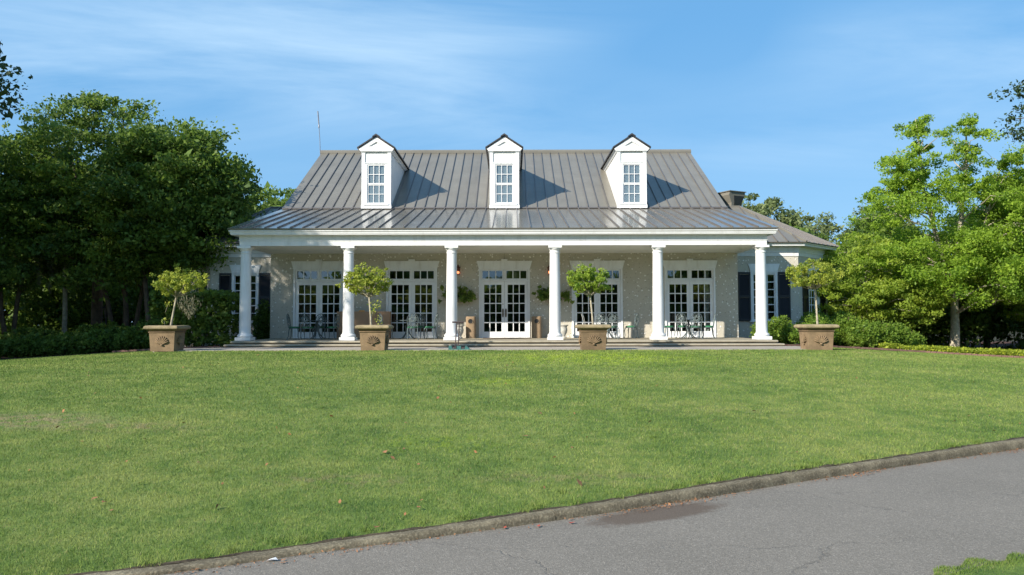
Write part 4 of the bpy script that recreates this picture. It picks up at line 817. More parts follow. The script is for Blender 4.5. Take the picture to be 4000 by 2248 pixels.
def tree(name, loc, ells, ncl, rc, per, size, mat, trunks, bark, seed, nbr=40, br=0.05, flat=0.5, extra=None, moss=0):
    rs = np.random.RandomState(seed); e = empty(name, loc); C = clumps_in(ells, ncl, rs); 
    if extra is not None: C = np.vstack([C, np.array(extra)])
    rca = np.full(len(C), rc)
    if extra is not None: rca[-len(extra):] = rc * 0.62
    p, t = cloud(C, rca, per, rs, flat); leaf_mesh('crown', p, size, rs, mat, e, t)
    m_ = MB(); nodes = []
    for pts, rad in trunks:
        P = [Vector(q) for q in pts]; fine = []; rr = []
        for i in range(len(P) - 1):
            for s in range(4): fine.append(P[i].lerp(P[i + 1], s / 4) + Vector(rs.normal(0, 0.03, 3))); rr.append(rad[i] + (rad[i + 1] - rad[i]) * s / 4)
        fine.append(P[-1]); rr.append(rad[-1]); m_.tube(fine, rr, 8); nodes += [(q, r_) for q, r_ in zip(fine, rr) if q.z > 1.2]
    m_.build('trunk', bark, e, smooth=60)
    m_ = MB(); sel = rs.choice(len(C), min(nbr, len(C)), replace=False)
    for i in sel:
        c = Vector(C[i]); cand = [(abs((c - q).length) + (2.0 if q.z > c.z - 0.2 else 0), q, r_) for q, r_ in nodes]; _, q, r_ = min(cand, key=lambda s: s[0])
        mid = q.lerp(c, 0.5) + Vector((rs.normal(0, 0.15), rs.normal(0, 0.15), 0.12 * (c - q).length)); r0 = min(r_ * 0.6, br)
        m_.tube([q, q.lerp(mid, 0.5) + Vector(rs.normal(0, 0.05, 3)), mid, mid.lerp(c, 0.5) + Vector(rs.normal(0, 0.08, 3)), c], [r0, r0 * 0.8, r0 * 0.6, r0 * 0.4, r0 * 0.2], 5)
    m_.build('limbs', bark, e, smooth=60)['kind'] = 'stuff'
    return e
def moss(name, loc, spots, seed, length=0.9, parent=None):
    rs = np.random.RandomState(seed); P = []
    for (x, y, z, L) in spots:
        n = int(260 * L); h = rs.rand(n) ** 0.8 * L; w = 0.16 * (1 - h / L) + 0.03; P.append(np.stack([x + rs.normal(0, 1, n) * w + 0.08 * np.sin(h * 4 + x), y + rs.normal(0, 1, n) * w, z - h], 1))
    return leaf_mesh(name, np.vstack(P) - np.array(loc), 0.09, rs, M['moss'], parent, aspect=0.12, droop=4.0, up=0)
# ------------------------------------------------------------------ planter trees
def topiary(px, base_x, cx, cz, rx, rz, mat, seed, label, lean=0.0, sprouts=()):
    rs = np.random.RandomState(seed); x0, y0, z0 = base_x, 25.72, 1.45; e = tag(empty('planter_tree', (x0, y0, z0)), label, 'tree', 'small clipped trees in the planters')
    dx_ = cx - x0; zc = cz - z0; rz *= 1.22; rx *= 1.10; fork = Vector((dx_ * 0.55 + lean, 0, zc - rz * 0.98)); 
    MB().tube([(0, 0, 0), (fork.x * 0.3, 0.01, fork.z * 0.35), (fork.x * 0.75, -0.01, fork.z * 0.75), tuple(fork)], [0.04, 0.033, 0.03, 0.032], 8).build('trunk', M['pale_bark'], e, smooth=60)
    C = clumps_in([(dx_, 0, zc, rx, rx * 0.85, rz), (dx_ - rx * 0.35, 0, zc - rz * 0.1, rx * 0.6, rx * 0.6, rz * 0.8), (dx_ + rx * 0.4, 0, zc - rz * 0.15, rx * 0.6, rx * 0.6, rz * 0.8)], 170, rs, 0.35)
    C = C[C[:, 2] > zc - rz * 0.72]; q_ = C[rs.choice(len(C), 16)] - np.array([dx_, 0, zc]); C = np.vstack([C, np.array([dx_, 0, zc]) + q_ * rs.uniform(1.12, 1.4, (16, 1))])
    p, t = cloud(C, 0.095, 40, rs, 0.8); leaf_mesh('crown', p, 0.064, rs, mat, e, t, up=0.6, aspect=0.5)
    b = MB()
    for i in rs.choice(len(C), 34, replace=False):
        c = Vector(C[i]); m1 = fork.lerp(c, 0.45) + Vector((rs.normal(0, 0.03), rs.normal(0, 0.03), -0.03)); b.tube([fork, m1, c], [0.018, 0.011, 0.005], 5)
    b.build('limbs', M['pale_bark'], e, smooth=60)
    if len(sprouts):
        P = np.vstack([np.array(s[:3]) + rs.normal(0, 1, (s[4], 3)) * s[3] for s in sprouts]) - np.array([x0, y0, z0]); leaf_mesh('shoots', P, 0.055, rs, mat, e, rs.rand(len(P)))['kind'] = 'stuff'
        b = MB()
        for s in sprouts: b.tube([(s[0] - x0 - 0.1 * (s[2] > 1.9), 0, max(0.0, s[2] - z0 - 0.3)), (s[0] - x0, 0, s[2] - z0)], 0.006, 4)
        b.build('twigs', M['pale_bark'], e)
    return e
topiary(0, -11.20, -10.88, 2.93, 0.74, 0.40, M['leaf_topiary'], 11, 'leaning yellow green planter tree trailing grey moss, leftmost of the four', sprouts=[(-11.40, 25.7, 1.68, 0.06, 22), (-11.28, 25.7, 2.25, 0.07, 40)])
topiary(0, -4.62, -4.74, 2.93, 0.72, 0.42, M['leaf_topiary'], 12, 'planter tree with a leafy side shoot on its trunk, before the second column', sprouts=[(-4.48, 25.7, 2.20, 0.09, 70), (-4.55, 25.7, 1.98, 0.07, 40), (-4.40, 25.7, 1.68, 0.07, 30)])
topiary(0, 2.66, 2.50, 2.98, 0.64, 0.44, M['leaf_topiary_green'], 13, 'greenest planter tree with two pale stakes, third from the left')
topiary(0, 10.02, 9.92, 3.12, 0.86, 0.38, M['leaf_topiary'], 14, 'widest yellow green planter tree at the right corner of the walk')
mo = moss('spanish_moss', (-10.6, 25.7, 2.5), [(-10.78, 25.6, 2.55, 0.5), (-10.62, 25.6, 2.55, 0.65), (-10.48, 25.6, 2.5, 0.75), (-10.38, 25.6, 2.45, 0.55), (-10.9, 25.6, 2.6, 0.35)], 5); mo.location = (-10.6, 25.7, 2.5); tag(mo, 'grey spanish moss trailing from the leftmost planter tree', 'moss', kind='stuff')
st = MB().tube([(0, 0, 0), (-0.12, 0, 0.42)], 0.008, 5).tube([(0.03, 0.02, 0), (-0.05, 0.02, 0.36)], 0.006, 5).build('plant_stake', M['urn'], loc=(2.38, 25.6, 1.46)); tag(st, 'two thin pale stakes stuck in the third planter', 'stake')
# wall baskets
def basket(x, seed, label, mat, sc_=1.0):
    rs = np.random.RandomState(seed); e = tag(empty('wall_basket', (x, 32.9, 2.55)), label, 'hanging plant', 'plants hanging on the porch wall'); 
    MB().lathe([(0.05, -0.12), (0.16, -0.06), (0.22, 0.05), (0.23, 0.10)], 14, (0, -0.12, 0), sy=0.6).build('basket', M['moss'], e, smooth=50)
    C = clumps_in([(0, -0.22, 0.22, 0.76 * sc_, 0.28, 0.28), (-0.45 * sc_, -0.2, 0.10, 0.25, 0.2, 0.25), (0.42 * sc_, -0.2, 0.12, 0.3, 0.2, 0.22)], 52, rs, 0.2); C = np.vstack([C, np.stack([rs.uniform(-0.85, 0.85, 12), rs.uniform(-0.35, -0.1, 12), rs.uniform(-0.12, 0.55, 12)], 1)]); p, t = cloud(C, 0.10, 20, rs, 0.8); leaf_mesh('foliage', p, 0.12, rs, mat, e, t)
    b = MB(); 
    for i in range(len(C)): c = Vector(C[i]); b.tube([(0, -0.14, 0.04), Vector((0, -0.14, 0.04)).lerp(c, 0.5) + Vector((0, 0, 0.04)), c], [0.012, 0.008, 0.004], 4)
    b.build('stems', M['bark'], e); return e
basket(-2.20, 21, 'bushy hanging plant left of the entrance under the lantern', M['leaf_basket']); basket(1.72, 22, 'sparser browning hanging plant right of the fourth column', M['leaf_basket'], 1.0)
# ------------------------------------------------------------------ shrubs
def shrub(name, x, y, w, d, h, seed, label, cat, mat, size=0.085, n=None, group=None, box=False, z=None):
    rs = np.random.RandomState(seed); z0 = g(x, y) + 0.02 if z is None else z; e = tag(empty(name, (x, y, z0)), label, cat, group)
    n = n or int(260 * w * h * 1.2)
    if box:
        C = np.stack([rs.uniform(-w / 2, w / 2, n), rs.uniform(-d / 2, d / 2, n), rs.uniform(0.1, h, n)], 1)
        k = rs.randint(0, 3, n); C[k == 0, 1] = -d / 2 + rs.uniform(0, 0.25, (k == 0).sum()); C[k == 1, 2] = h - rs.uniform(0, 0.2, (k == 1).sum())
        C[:, 2] += 0.10 * np.sin(C[:, 0] * 3 + seed) * (C[:, 2] / h); ss = np.sign(C[:, 0]); C[:, 0] = C[:, 0] * (1 - 0.10 * (C[:, 2] / h) ** 4)
    else: C = clumps_in([(0, 0, h * 0.52, w / 2, d / 2, h * 0.48), (w * 0.18, -d * 0.1, h * 0.4, w * 0.36, d * 0.35, h * 0.38), (-w * 0.2, -d * 0.1, h * 0.36, w * 0.34, d * 0.35, h * 0.34)], n, rs, 0.45); C[:, 2] = np.abs(C[:, 2])
    p, t = cloud(C, 0.13, 16, rs, 0.85); p[:, 2] = np.maximum(p[:, 2], 0.03); leaf_mesh('foliage', p, size, rs, mat, e, t)
    b = MB()
    for i in range(9): a = rs.uniform(0, 6.28); r = rs.uniform(0.1, 0.35); b.tube([(0.05 * math.cos(a), 0.05 * math.sin(a), 0), (w * r * math.cos(a) * 0.5, d * r * math.sin(a) * 0.5, h * 0.4), (w * r * math.cos(a), d * r * math.sin(a), h * 0.85)], [0.02, 0.014, 0.006], 5)
    b.build('stems', M['bark'], e); return e
shrub('hedge', -12.35, 31.3, 3.2, 2.6, 2.1, 31, 'tall dark clipped hedge at the left end of the porch', 'hedge', M['leaf_dark'], 0.11, 1500, box=True)
shrub('shrub', -10.85, 34.2, 0.8, 0.8, 1.9, 32, 'dark shrub between the leftmost column and the wall', 'shrub', M['leaf_dark'], 0.09, 260)
rsd = [(10.35, 32.2, 1.0, 0.95), (11.0, 31.0, 0.75, 0.8), (11.1, 32.5, 1.15, 1.15), (12.1, 31.4, 1.45, 1.25), (13.0, 33.6, 1.4, 1.55), (14.0, 33.0, 1.3, 1.5), (14.2, 31.9, 1.1, 1.05), (15.1, 32.6, 1.5, 1.25), (16.2, 33.2, 1.3, 1.15), (17.2, 34.5, 1.5, 1.0)]
rsl = ['low shrub touching the wall right of the porch', 'small shrub just right of the steps', 'rounded shrub under the right wing window', 'full bright shrub between the last column and the rightmost planter', 'shrub behind the rightmost planter tree trunk', 'shrub just right of the rightmost planter rim', 'lower shrub right of the rightmost planter', 'broad bright shrub right of the rightmost planter', 'shrub at the start of the ground cover', 'rightmost shrub of the row, dull and shaded']
for i, ((x, y, w, h), lb) in enumerate(zip(rsd, rsl)): shrub('shrub', x, y, w, w, h, 40 + i, lb, 'shrub', M['leaf_shrub'], 0.07, group='clipped shrubs along the right wing')
shrub('silver_shrub', 11.55, 30.1, 0.5, 0.4, 0.55, 60, 'small silvery shrub left of the rightmost planter', 'shrub', M['leaf_silver'], 0.05, 60)
lsd = [(-14.6, 31.0, 1.8, 1.0), (-16.3, 31.6, 1.9, 0.95), (-18.0, 31.9, 1.9, 0.9), (-19.8, 32.2, 2.0, 1.0), (-21.6, 32.2, 2.0, 0.95), (-15.3, 34.2, 2.4, 1.3), (-18.4, 35.4, 2.8, 1.35), (-21.6, 35.4, 2.8, 1.3)]
lsl = ['low dark shrub directly left of the leftmost planter', 'second low dark shrub left of the leftmost planter', 'third low dark shrub left of the leftmost planter', 'fourth low dark shrub left of the leftmost planter', 'low dark shrub at the left edge of the view', 'taller dark shrub behind the leftmost planter', 'taller dark shrub at the foot of the crape myrtle', 'taller dark shrub behind the left edge of the bed']
for i, ((x, y, w, h), lb) in enumerate(zip(lsd, lsl)): shrub('shrub', x, y, w, w * 0.8, h, 70 + i, lb, 'shrub', M['leaf_dark'], 0.11, int(170 * w * h), group='dark shrubs in the left bed')
# ground cover at the right
rs = np.random.RandomState(8); n = 42000; X_ = rs.uniform(14.6, 30, n); Y_ = edgeR(X_) + 0.32 + rs.rand(n) ** 1.3 * 5.2; keep = (X_ > 14.6 + 0.5 * np.sin(Y_ * 2) + (Y_ - 31) * 0.2)
X_, Y_ = X_[keep], Y_[keep]; Z_ = gz(X_, Y_) + 0.03 + rs.rand(len(X_)) * (0.24 + 0.05 * np.sin(X_ * 3)); gc = leaf_mesh('ground_cover', np.stack([X_, Y_, Z_], 1), 0.085, rs, M['leaf_cover'], tint=rs.rand(len(X_)), up=1.5); tag(gc, 'yellow green ground cover along the brick edging under the right trees', 'ground cover', kind='stuff')
# brick edging
bm_ = MB().box(-0.098, 0.098, -0.05, 0.05, -0.06, 0.085); bm_.v = [(x * (0.97 if z > 0 else 1), y, z) for x, y, z in bm_.v]
def edging(xs, ef, lab):
    root = empty('brick_edging', (xs[0], float(ef(xs[0])), g(xs[0], float(ef(xs[0]))))); tag(root, lab, 'edging'); x = xs[0]; me = None; i = 0; rs = np.random.RandomState(int(abs(x) * 10))
    while x < xs[1]:
        sl = (float(ef(x + 0.1)) - float(ef(x))) / 0.1; y = float(ef(x)); o = None
        if me is None: o = bm_.build('brick', M['brick'], root); me = o.data
        else: o = bpy.data.objects.new('brick', me); col.objects.link(o); o.parent = root
        o.location = Vector((x, y, g(x, y) + rs.uniform(-0.006, 0.006))) - root.location; o.rotation_euler = (rs.normal(0, 0.02), rs.normal(0, 0.02), math.atan(sl) + rs.normal(0, 0.02))
        x += 0.207 / math.sqrt(1 + sl * sl)
edging((10.08, 27.0), edgeR, 'curving row of upright edging bricks along the right planting bed'); edging((-14.8, -10.7), edgeL, 'short row of edging bricks in shade at the foot of the left hedge')
# ------------------------------------------------------------------ trees
def T(x, y): return (x, y, g(x, y) - 0.05)
cm = tree('crape_myrtle', T(-18.8, 38), [(-1.6, 0, 8.3, 4.8, 4.2, 4.3), (-3.6, 1.0, 6.6, 3.0, 3.5, 2.8), (1.8, 0, 7.4, 3.2, 3.5, 3.2), (-1.0, -2.2, 4.3, 5.0, 1.6, 1.2)], 700, 0.8, 130, 0.165, M['leaf_dark'],
     [([(-.3, 0, 0), (-.9, .1, 2.5), (-2.2, .3, 6.5), (-3, .3, 10)], [.13, .11, .08, .03]), ([(.1, 0, 0), (.1, -.1, 3), (-.3, -.2, 7), (-.2, 0, 11.2)], [.14, .12, .08, .03]), ([(.3, .1, 0), (.8, .1, 3), (1.6, .2, 6.5), (2.4, .3, 9)], [.12, .1, .07, .03]), ([(-.1, .3, 0), (-.4, .8, 3), (-1, 1.4, 7), (-1, 1.6, 10)], [.12, .1, .07, .03])], M['bark'], 101, 90, 0.05)
tag(cm, 'large many-stemmed crape myrtle with a broad dark crown left of the house', 'tree')
tag(tree('crape_myrtle', T(-16.7, 36.4), [(1.1, 0, 7.0, 3.4, 3.4, 3.6), (2.7, -0.8, 5.3, 2.0, 2.0, 1.6)], 440, 0.75, 130, 0.165, M['leaf_dark'],
     [([(0, 0, 0), (-.3, 0, 2.8), (-1, .3, 7), (-1, 0, 9)], [.13, .11, .08, .03]), ([(.2, 0, 0), (.5, 0, 3), (1.2, .3, 6.5), (1.8, 0, 8)], [.12, .1, .07, .03])], M['bark'], 102, 60, 0.05), 'dark crape myrtle whose crown leans over the left wing roof', 'tree')
tag(tree('crape_myrtle', T(-24.8, 38.5), [(0, 0, 7.2, 3.6, 3.4, 3.9)], 300, 0.66, 110, 0.15, M['leaf_dark'],
     [([(0, 0, 0), (-.3, 0, 2.8), (-1, .3, 7), (-1, 0, 9.5)], [.13, .11, .08, .03]), ([(.2, 0, 0), (.5, 0, 3), (1.2, .3, 6.5), (1.5, 0, 9)], [.12, .1, .07, .03])], M['bark'], 103, 60, 0.05), 'thinner dark tree at the left edge with sky showing through', 'tree')
# live oak standing left of the view: its boughs reach in at the top left and its shade falls on the left of the house
lo = tree('live_oak', T(-27.5, 22), [(3.8, -1.0, 12.0, 5.0, 5.0, 4.8), (-3, 0, 11, 6.5, 6.5, 5.0), (2.0, 6, 12.5, 5.0, 4.0, 3.6), (4.2, -2.5, 13.4, 3.8, 3.4, 3.3), (0.5, 0, 6.6, 3.4, 3.4, 2.1), (9.2, 2.0, 9.5, 2.9, 2.5, 1.1), (-4, 0, 8.5, 5, 4, 3)], 950, 0.9, 125, 0.165, M['leaf_oak'],
     [([(0, 0, 0), (0, 0, 3.5), (1.5, .3, 7), (4, 1, 11)], [.55, .45, .3, .1]), ([(0, 0, 3), (-2, .3, 6), (-5, 0, 9.5)], [.4, .3, .1]), ([(0, 0, 3), (.5, 3, 7), (2, 6, 11)], [.35, .25, .1]), ([(1.5, .3, 7), (6, 1.6, 9.5), (10, 2.4, 10.5)], [.25, .15, .05])], M['bark'], 104, 110, 0.1)
tag(lo, 'spreading dark oak whose boughs reach in at the top left corner', 'tree')
ro = tree('live_oak', T(29.8, 33), [(-3.4, -0.5, 11.8, 3.6, 3.6, 3.2), (-6.2, 0, 10.6, 2.6, 2.4, 2.6), (2, 0, 11, 5, 5, 4.5)], 330, 0.6, 60, 0.15, M['leaf_oak'],
     [([(0, 0, 0), (0, 0, 4), (-2, 0, 8), (-5, -.4, 12)], [.45, .38, .25, .08]), ([(0, 0, 4), (2, 0, 8), (3, 0, 12)], [.35, .25, .1])], M['bark'], 105, 90, 0.08)
tag(ro, 'spreading grey green oak whose twigs reach in at the top right corner', 'tree')
spk = []
rs = np.random.RandomState(55)
for (sx, zt, zb, ww_) in ((-1.5, 11.6, 7.6, 0.75), (0.9, 11.4, 7.6, 0.8), (-2.6, 9.6, 7.0, 0.9), (2.6, 9.4, 6.5, 1.1), (3.8, 10.2, 7, 0.9)):
    for i in range(44): t = rs.rand() ** 0.85; spk.append((sx + rs.normal(0, ww_ * (1.15 - t) * 0.8) , rs.normal(0, 0.8), zb + (zt - zb) * t))
mt = tree('light_green_tree', T(21.4, 38), [(-0.2, 0, 6.4, 4.9, 3.6, 2.3), (-1.2, 0, 4.3, 4.6, 3.8, 1.8), (3.4, 0, 4.6, 4.0, 3.4, 2.3), (0.6, -1.5, 3.6, 3.6, 2.4, 1.4)], 560, 0.56, 165, 0.105, M['leaf_bright'],
     [([(0, 0, 0), (.05, 0, 2.5), (.3, 0, 5), (.7, 0, 8), (.9, 0, 11.4)], [.24, .17, .14, .09, .02]), ([(.05, 0, 3), (-.7, 0, 5.5), (-1.3, 0, 8), (-1.6, 0, 11.5)], [.13, .11, .08, .02]), ([(.3, 0, 4), (1.5, 0, 6), (2.6, 0, 9.3)], [.11, .08, .02])], M['pale_bark'], 106, 150, 0.045, 0.6, spk)
tag(mt, 'tall bright green tree with a pale trunk and layered boughs at the right', 'tree')
tag(tree('yellow_green_tree', T(16.9, 37.5), [(0, 0, 3.6, 2.7, 2.4, 1.9), (-0.6, -0.6, 2.4, 2.5, 2.0, 1.2), (1.4, -0.5, 2.5, 2.2, 1.8, 1.5)], 300, 0.45, 120, 0.11, M['leaf_yellow'],
     [([(0, 0, 0), (.1, 0, 1.5), (0, 0, 3.2), (.2, 0, 4.6)], [.12, .1, .06, .02])], M['pale_bark'], 107, 60, 0.03, 0.45), 'low yellow green tree between the right wing and the bright tree', 'tree')
tag(tree('light_green_tree', T(27.2, 40), [(0, 0, 5.5, 3.8, 3.4, 3.8), (0.3, -1, 3.4, 3.6, 3.0, 2.0)], 330, 0.58, 120, 0.125, M['leaf_bright'],
     [([(0, 0, 0), (-.1, 0, 3), (0, 0, 6), (.2, 0, 9)], [.18, .15, .1, .03])], M['pale_bark'], 108, 60, 0.04, 0.42), 'bright green tree cut by the right edge of the view', 'tree')
# woods behind: three kinds, copied
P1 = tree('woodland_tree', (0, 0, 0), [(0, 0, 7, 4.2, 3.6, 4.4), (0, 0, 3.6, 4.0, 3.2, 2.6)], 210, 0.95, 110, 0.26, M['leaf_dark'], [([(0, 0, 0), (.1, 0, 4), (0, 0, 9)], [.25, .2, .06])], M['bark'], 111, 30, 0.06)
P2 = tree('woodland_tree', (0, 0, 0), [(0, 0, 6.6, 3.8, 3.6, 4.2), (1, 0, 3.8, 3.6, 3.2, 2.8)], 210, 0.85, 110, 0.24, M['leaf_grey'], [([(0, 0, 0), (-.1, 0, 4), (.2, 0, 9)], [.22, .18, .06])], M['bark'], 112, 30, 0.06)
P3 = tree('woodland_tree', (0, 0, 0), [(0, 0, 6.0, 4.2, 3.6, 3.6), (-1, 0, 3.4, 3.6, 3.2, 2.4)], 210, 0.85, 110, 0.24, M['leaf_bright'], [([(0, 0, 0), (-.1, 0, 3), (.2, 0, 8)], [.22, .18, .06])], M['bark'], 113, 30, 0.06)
woods = [(P2, 18.6, 60, 1.04, 'grey green tree showing above the right wing roof'), (P2, 24.2, 64, 0.98, 'paler round tree in the dip right of the wing roof'), (P3, 15.0, 56, 0.80, 'yellowish tree just behind the right wing roof'), (P2, 29.0, 62, 1.0, 'grey green tree behind the bright tree'), (P2, -19.3, 62, 1.02, 'small distant tree top left of the main roof'),
         (P1, -14.5, 50, 0.80, 'dark tree behind the left wing'), (P1, -20.5, 49, 0.95, 'dark tree behind the first crape myrtle'), (P1, -27, 48, 0.98, 'dark tree behind the left edge trees'), (P1, -33, 46, 1.0, 'dark tree filling the left edge'), (P1, -24, 57, 1.1, 'deep background tree left of the wing'), (P1, -32, 58, 1.1, 'deep background tree at the far left'), (P1, -17.5, 58, 1.0, 'deep background tree over the left wing'), (P1, -40, 54, 1.1, 'farthest left background tree'), (P1, -28.6, 33.5, 1.05, 'unseen tree added past the left edge to shade the shrubs'), (P1, -31.5, 36, 0.85, 'unseen small tree added past the left edge to shade the undergrowth'), (P1, -34, 30, 1.0, 'unseen tree added well past the left edge for its shade'),  # the three past the left edge are unseen, added to cast shade
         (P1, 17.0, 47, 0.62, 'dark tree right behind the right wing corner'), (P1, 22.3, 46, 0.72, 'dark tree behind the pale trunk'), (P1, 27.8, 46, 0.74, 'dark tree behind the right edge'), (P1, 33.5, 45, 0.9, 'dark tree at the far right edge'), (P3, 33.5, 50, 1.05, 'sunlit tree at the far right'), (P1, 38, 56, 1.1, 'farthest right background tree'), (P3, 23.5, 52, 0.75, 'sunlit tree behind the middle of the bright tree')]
useds = set(); rs = np.random.RandomState(9)
for (p, x, y, s, lb) in woods:
    o = p if id(p) not in useds else copy_tree(p); useds.add(id(p)); o.location = (x, y, g(x, min(y, 60)) - 0.1); o.scale = (s, s, s); o.rotation_euler = (0, 0, rs.uniform(0, 6.28)); tag(o, lb, 'tree', 'woodland trees behind the house')
# undergrowth closes the gaps below the crowns
rs = np.random.RandomState(77)
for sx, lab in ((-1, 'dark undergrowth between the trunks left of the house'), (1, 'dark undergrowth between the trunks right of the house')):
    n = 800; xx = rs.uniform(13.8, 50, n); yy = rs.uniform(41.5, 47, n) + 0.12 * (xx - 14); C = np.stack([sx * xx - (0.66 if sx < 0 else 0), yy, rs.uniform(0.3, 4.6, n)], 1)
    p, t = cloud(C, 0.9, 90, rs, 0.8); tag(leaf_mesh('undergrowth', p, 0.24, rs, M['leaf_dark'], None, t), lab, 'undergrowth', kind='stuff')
# wood across the path, seen only mirrored in the panes
n = 1900; a = rs.uniform(-1, 1, n); C = np.stack([a * 95, -58 - rs.rand(n) * 12 + 14 * a * a, rs.rand(n) * (8.8 + 1.8 * np.sin(a * 23) + 1.0 * np.sin(a * 61))], 1); p, t = cloud(C, 2.4, 60, rs, 0.8)
tag(leaf_mesh('far_wood', p, 1.1, rs, M['leaf_dark'], None, t), 'far wood across the path, mirrored in the window panes', 'wood', kind='stuff')
tag(moss('spanish_moss', (0, 0, 0), [(-22.4, 37, 5.0, 1.6), (-21.8, 37, 5.2, 2.2), (-20.9, 36.8, 5.0, 2.0), (-20.4, 36.8, 4.8, 1.6), (-19.6, 37, 5.0, 1.4), (-17.4, 37, 4.6, 1.3), (-23.3, 37, 4.8, 1.3)], 6), 'grey spanish moss hanging under the crape myrtle', 'moss', kind='stuff')
tag(moss('spanish_moss', (0, 0, 0), [(22.8, 37, 4.0, 1.6), (23.6, 37, 4.2, 1.8), (25.0, 37, 4.4, 1.6), (19.8, 37, 3.8, 0.9)], 16), 'grey spanish moss hanging behind the right tree', 'moss', kind='stuff')
# a straight pale trunk and a thick dark one among the left trees
o = MB().tube([(0, 0, 0), (0.02, 0, 2.2), (-0.05, 0, 4.6)], [0.13, 0.11, 0.09], 10).build('bare_trunk', M['pale_bark'], loc=(-21.7, 38, 0.1), smooth=60); tag(o, 'straight pale bare trunk in the shade at the left', 'trunk')
o = MB().tube([(0, 0, 0), (0.02, 0, 1.6), (0.0, 0, 4.9)], [0.36, 0.28, 0.22], 10).build('bare_trunk', M['bark'], loc=(-21.2, 40, 0.1), smooth=60); tag(o, 'thick dark trunk right of the pale one', 'trunk')
lp = tag(empty('lamp_post', (-20.2, 39, 0.15)), 'small black lamp post among the left trees', 'lamp post')
MB().tube([(0, 0, 0), (0, 0, 1.7)], 0.04, 8).box(-0.3, 0.3, -0.015, 0.015, 1.70, 1.73).build('post', M['black_metal'], lp); MB().lathe([(0.07, 1.74), (0.14, 2.2)], 6).build('lamp_head', M['black_metal'], lp); MB().lathe([(0.2, 2.2), (0.03, 2.4), (0.02, 2.46)], 6).build('lamp_cap', M['black_metal'], lp)
# golf cart, its nose just in view at the left edge
gcx = tag(empty('golf_cart', (-27.35, 40.0, 0.05)), 'white golf cart nosing in at the left edge under the trees', 'golf cart')
MB().prism([(-1.1, 1.62), (1.0, 1.62), (1.05, 1.66), (0.9, 1.74), (-1.0, 1.76), (-1.12, 1.70)], 0.55, 'y', -0.55).build('roof', M['cart'], gcx); MB().prism([(-1.1, 0.35), (0.9, 0.35), (1.0, 0.6), (0.85, 0.85), (0.45, 0.92), (0.35, 0.5), (-0.2, 0.5), (-0.3, 0.75), (-1.1, 0.75)], 0.5, 'y', -0.5).build('body', M['cart'], gcx)
for x in (-0.75, 0.7):
    for y in (-0.45, 0.45): w_ = MB().lathe([(0.1, -0.08), (0.22, -0.08), (0.23, 0), (0.22, 0.08), (0.1, 0.08)], 16).build('wheel', M['tyre'], gcx, loc=(x, y, 0.24), smooth=40); w_.rotation_euler = (R(90), 0, 0)
for x in (-0.95, 0.75):
    for y in (-0.48, 0.48): MB().tube([(x, y, 0.7), (x * 0.9, y, 1.63)], 0.018, 6).build('roof_post', M['black_metal'], gcx)
MB().box(-0.35, 0.15, -0.45, 0.45, 0.5, 0.8).box(-0.4, -0.28, -0.45, 0.45, 0.8, 1.2).build('seat', M['black_metal'], gcx)
# ------------------------------------------------------------------ grass blades
def blades(name, XY, h, w, rs, label, zf=gz):
    n = len(XY); x, y = XY[:, 0], XY[:, 1]; z = zf(x, y); a = rs.uniform(0, 2 * math.pi, n); d = np.stack([np.cos(a), np.sin(a)], 1) * (w / 2)[:, None]; ln = rs.normal(0, 0.45, (n, 2)) * h[:, None]
    V = np.zeros((n, 3, 3)); V[:, 0, :2] = XY - d; V[:, 1, :2] = XY + d; V[:, 2, :2] = XY + ln; V[:, 0, 2] = V[:, 1, 2] = z - 0.004; V[:, 2, 2] = z + h
    me = bpy.data.meshes.new(name); me.vertices.add(3 * n); me.vertices.foreach_set('co', V.astype(np.float32).ravel()); me.loops.add(3 * n); me.loops.foreach_set('vertex_index', np.arange(3 * n, dtype=np.int32)); me.polygons.add(n); me.polygons.foreach_set('loop_start', np.arange(0, 3 * n, 3, dtype=np.int32)); me.update(calc_edges=True)
    at = me.attributes.new('tint', 'FLOAT', 'POINT'); at.data.foreach_set('value', np.repeat(rs.rand(n), 3).astype(np.float32)); me.materials.append(M['blade']); o = bpy.data.objects.new(name, me); col.objects.link(o); tag(o, label, 'grass', kind='stuff'); return o
rs = np.random.RandomState(21); n = 900000
Yv = 4.2 * (30 / 4.2) ** rs.rand(n); Xv = rs.uniform(-1, 1, n) * (0.70 * Yv + 2.5); ok = (Yv > yk(Xv) + 0.148 + 0.022 * np.sin(Xv * 9) * np.sin(Xv * 3.3) + 0.012 * np.sin(Xv * 23 + 1) + 0.07 * rs.rand(n) ** 3) & ~((Xv > -11.75) & (Xv < 10.5) & (Yv > 25.52)) & (Yv < np.where(Xv < -10.5, edgeL(Xv), np.where(Xv > 10, edgeR(Xv), 99)) - 0.06)
for x in PX: ok &= ~((np.abs(Xv - x) < 0.37) & (np.abs(Yv - 25.7) < 0.37))
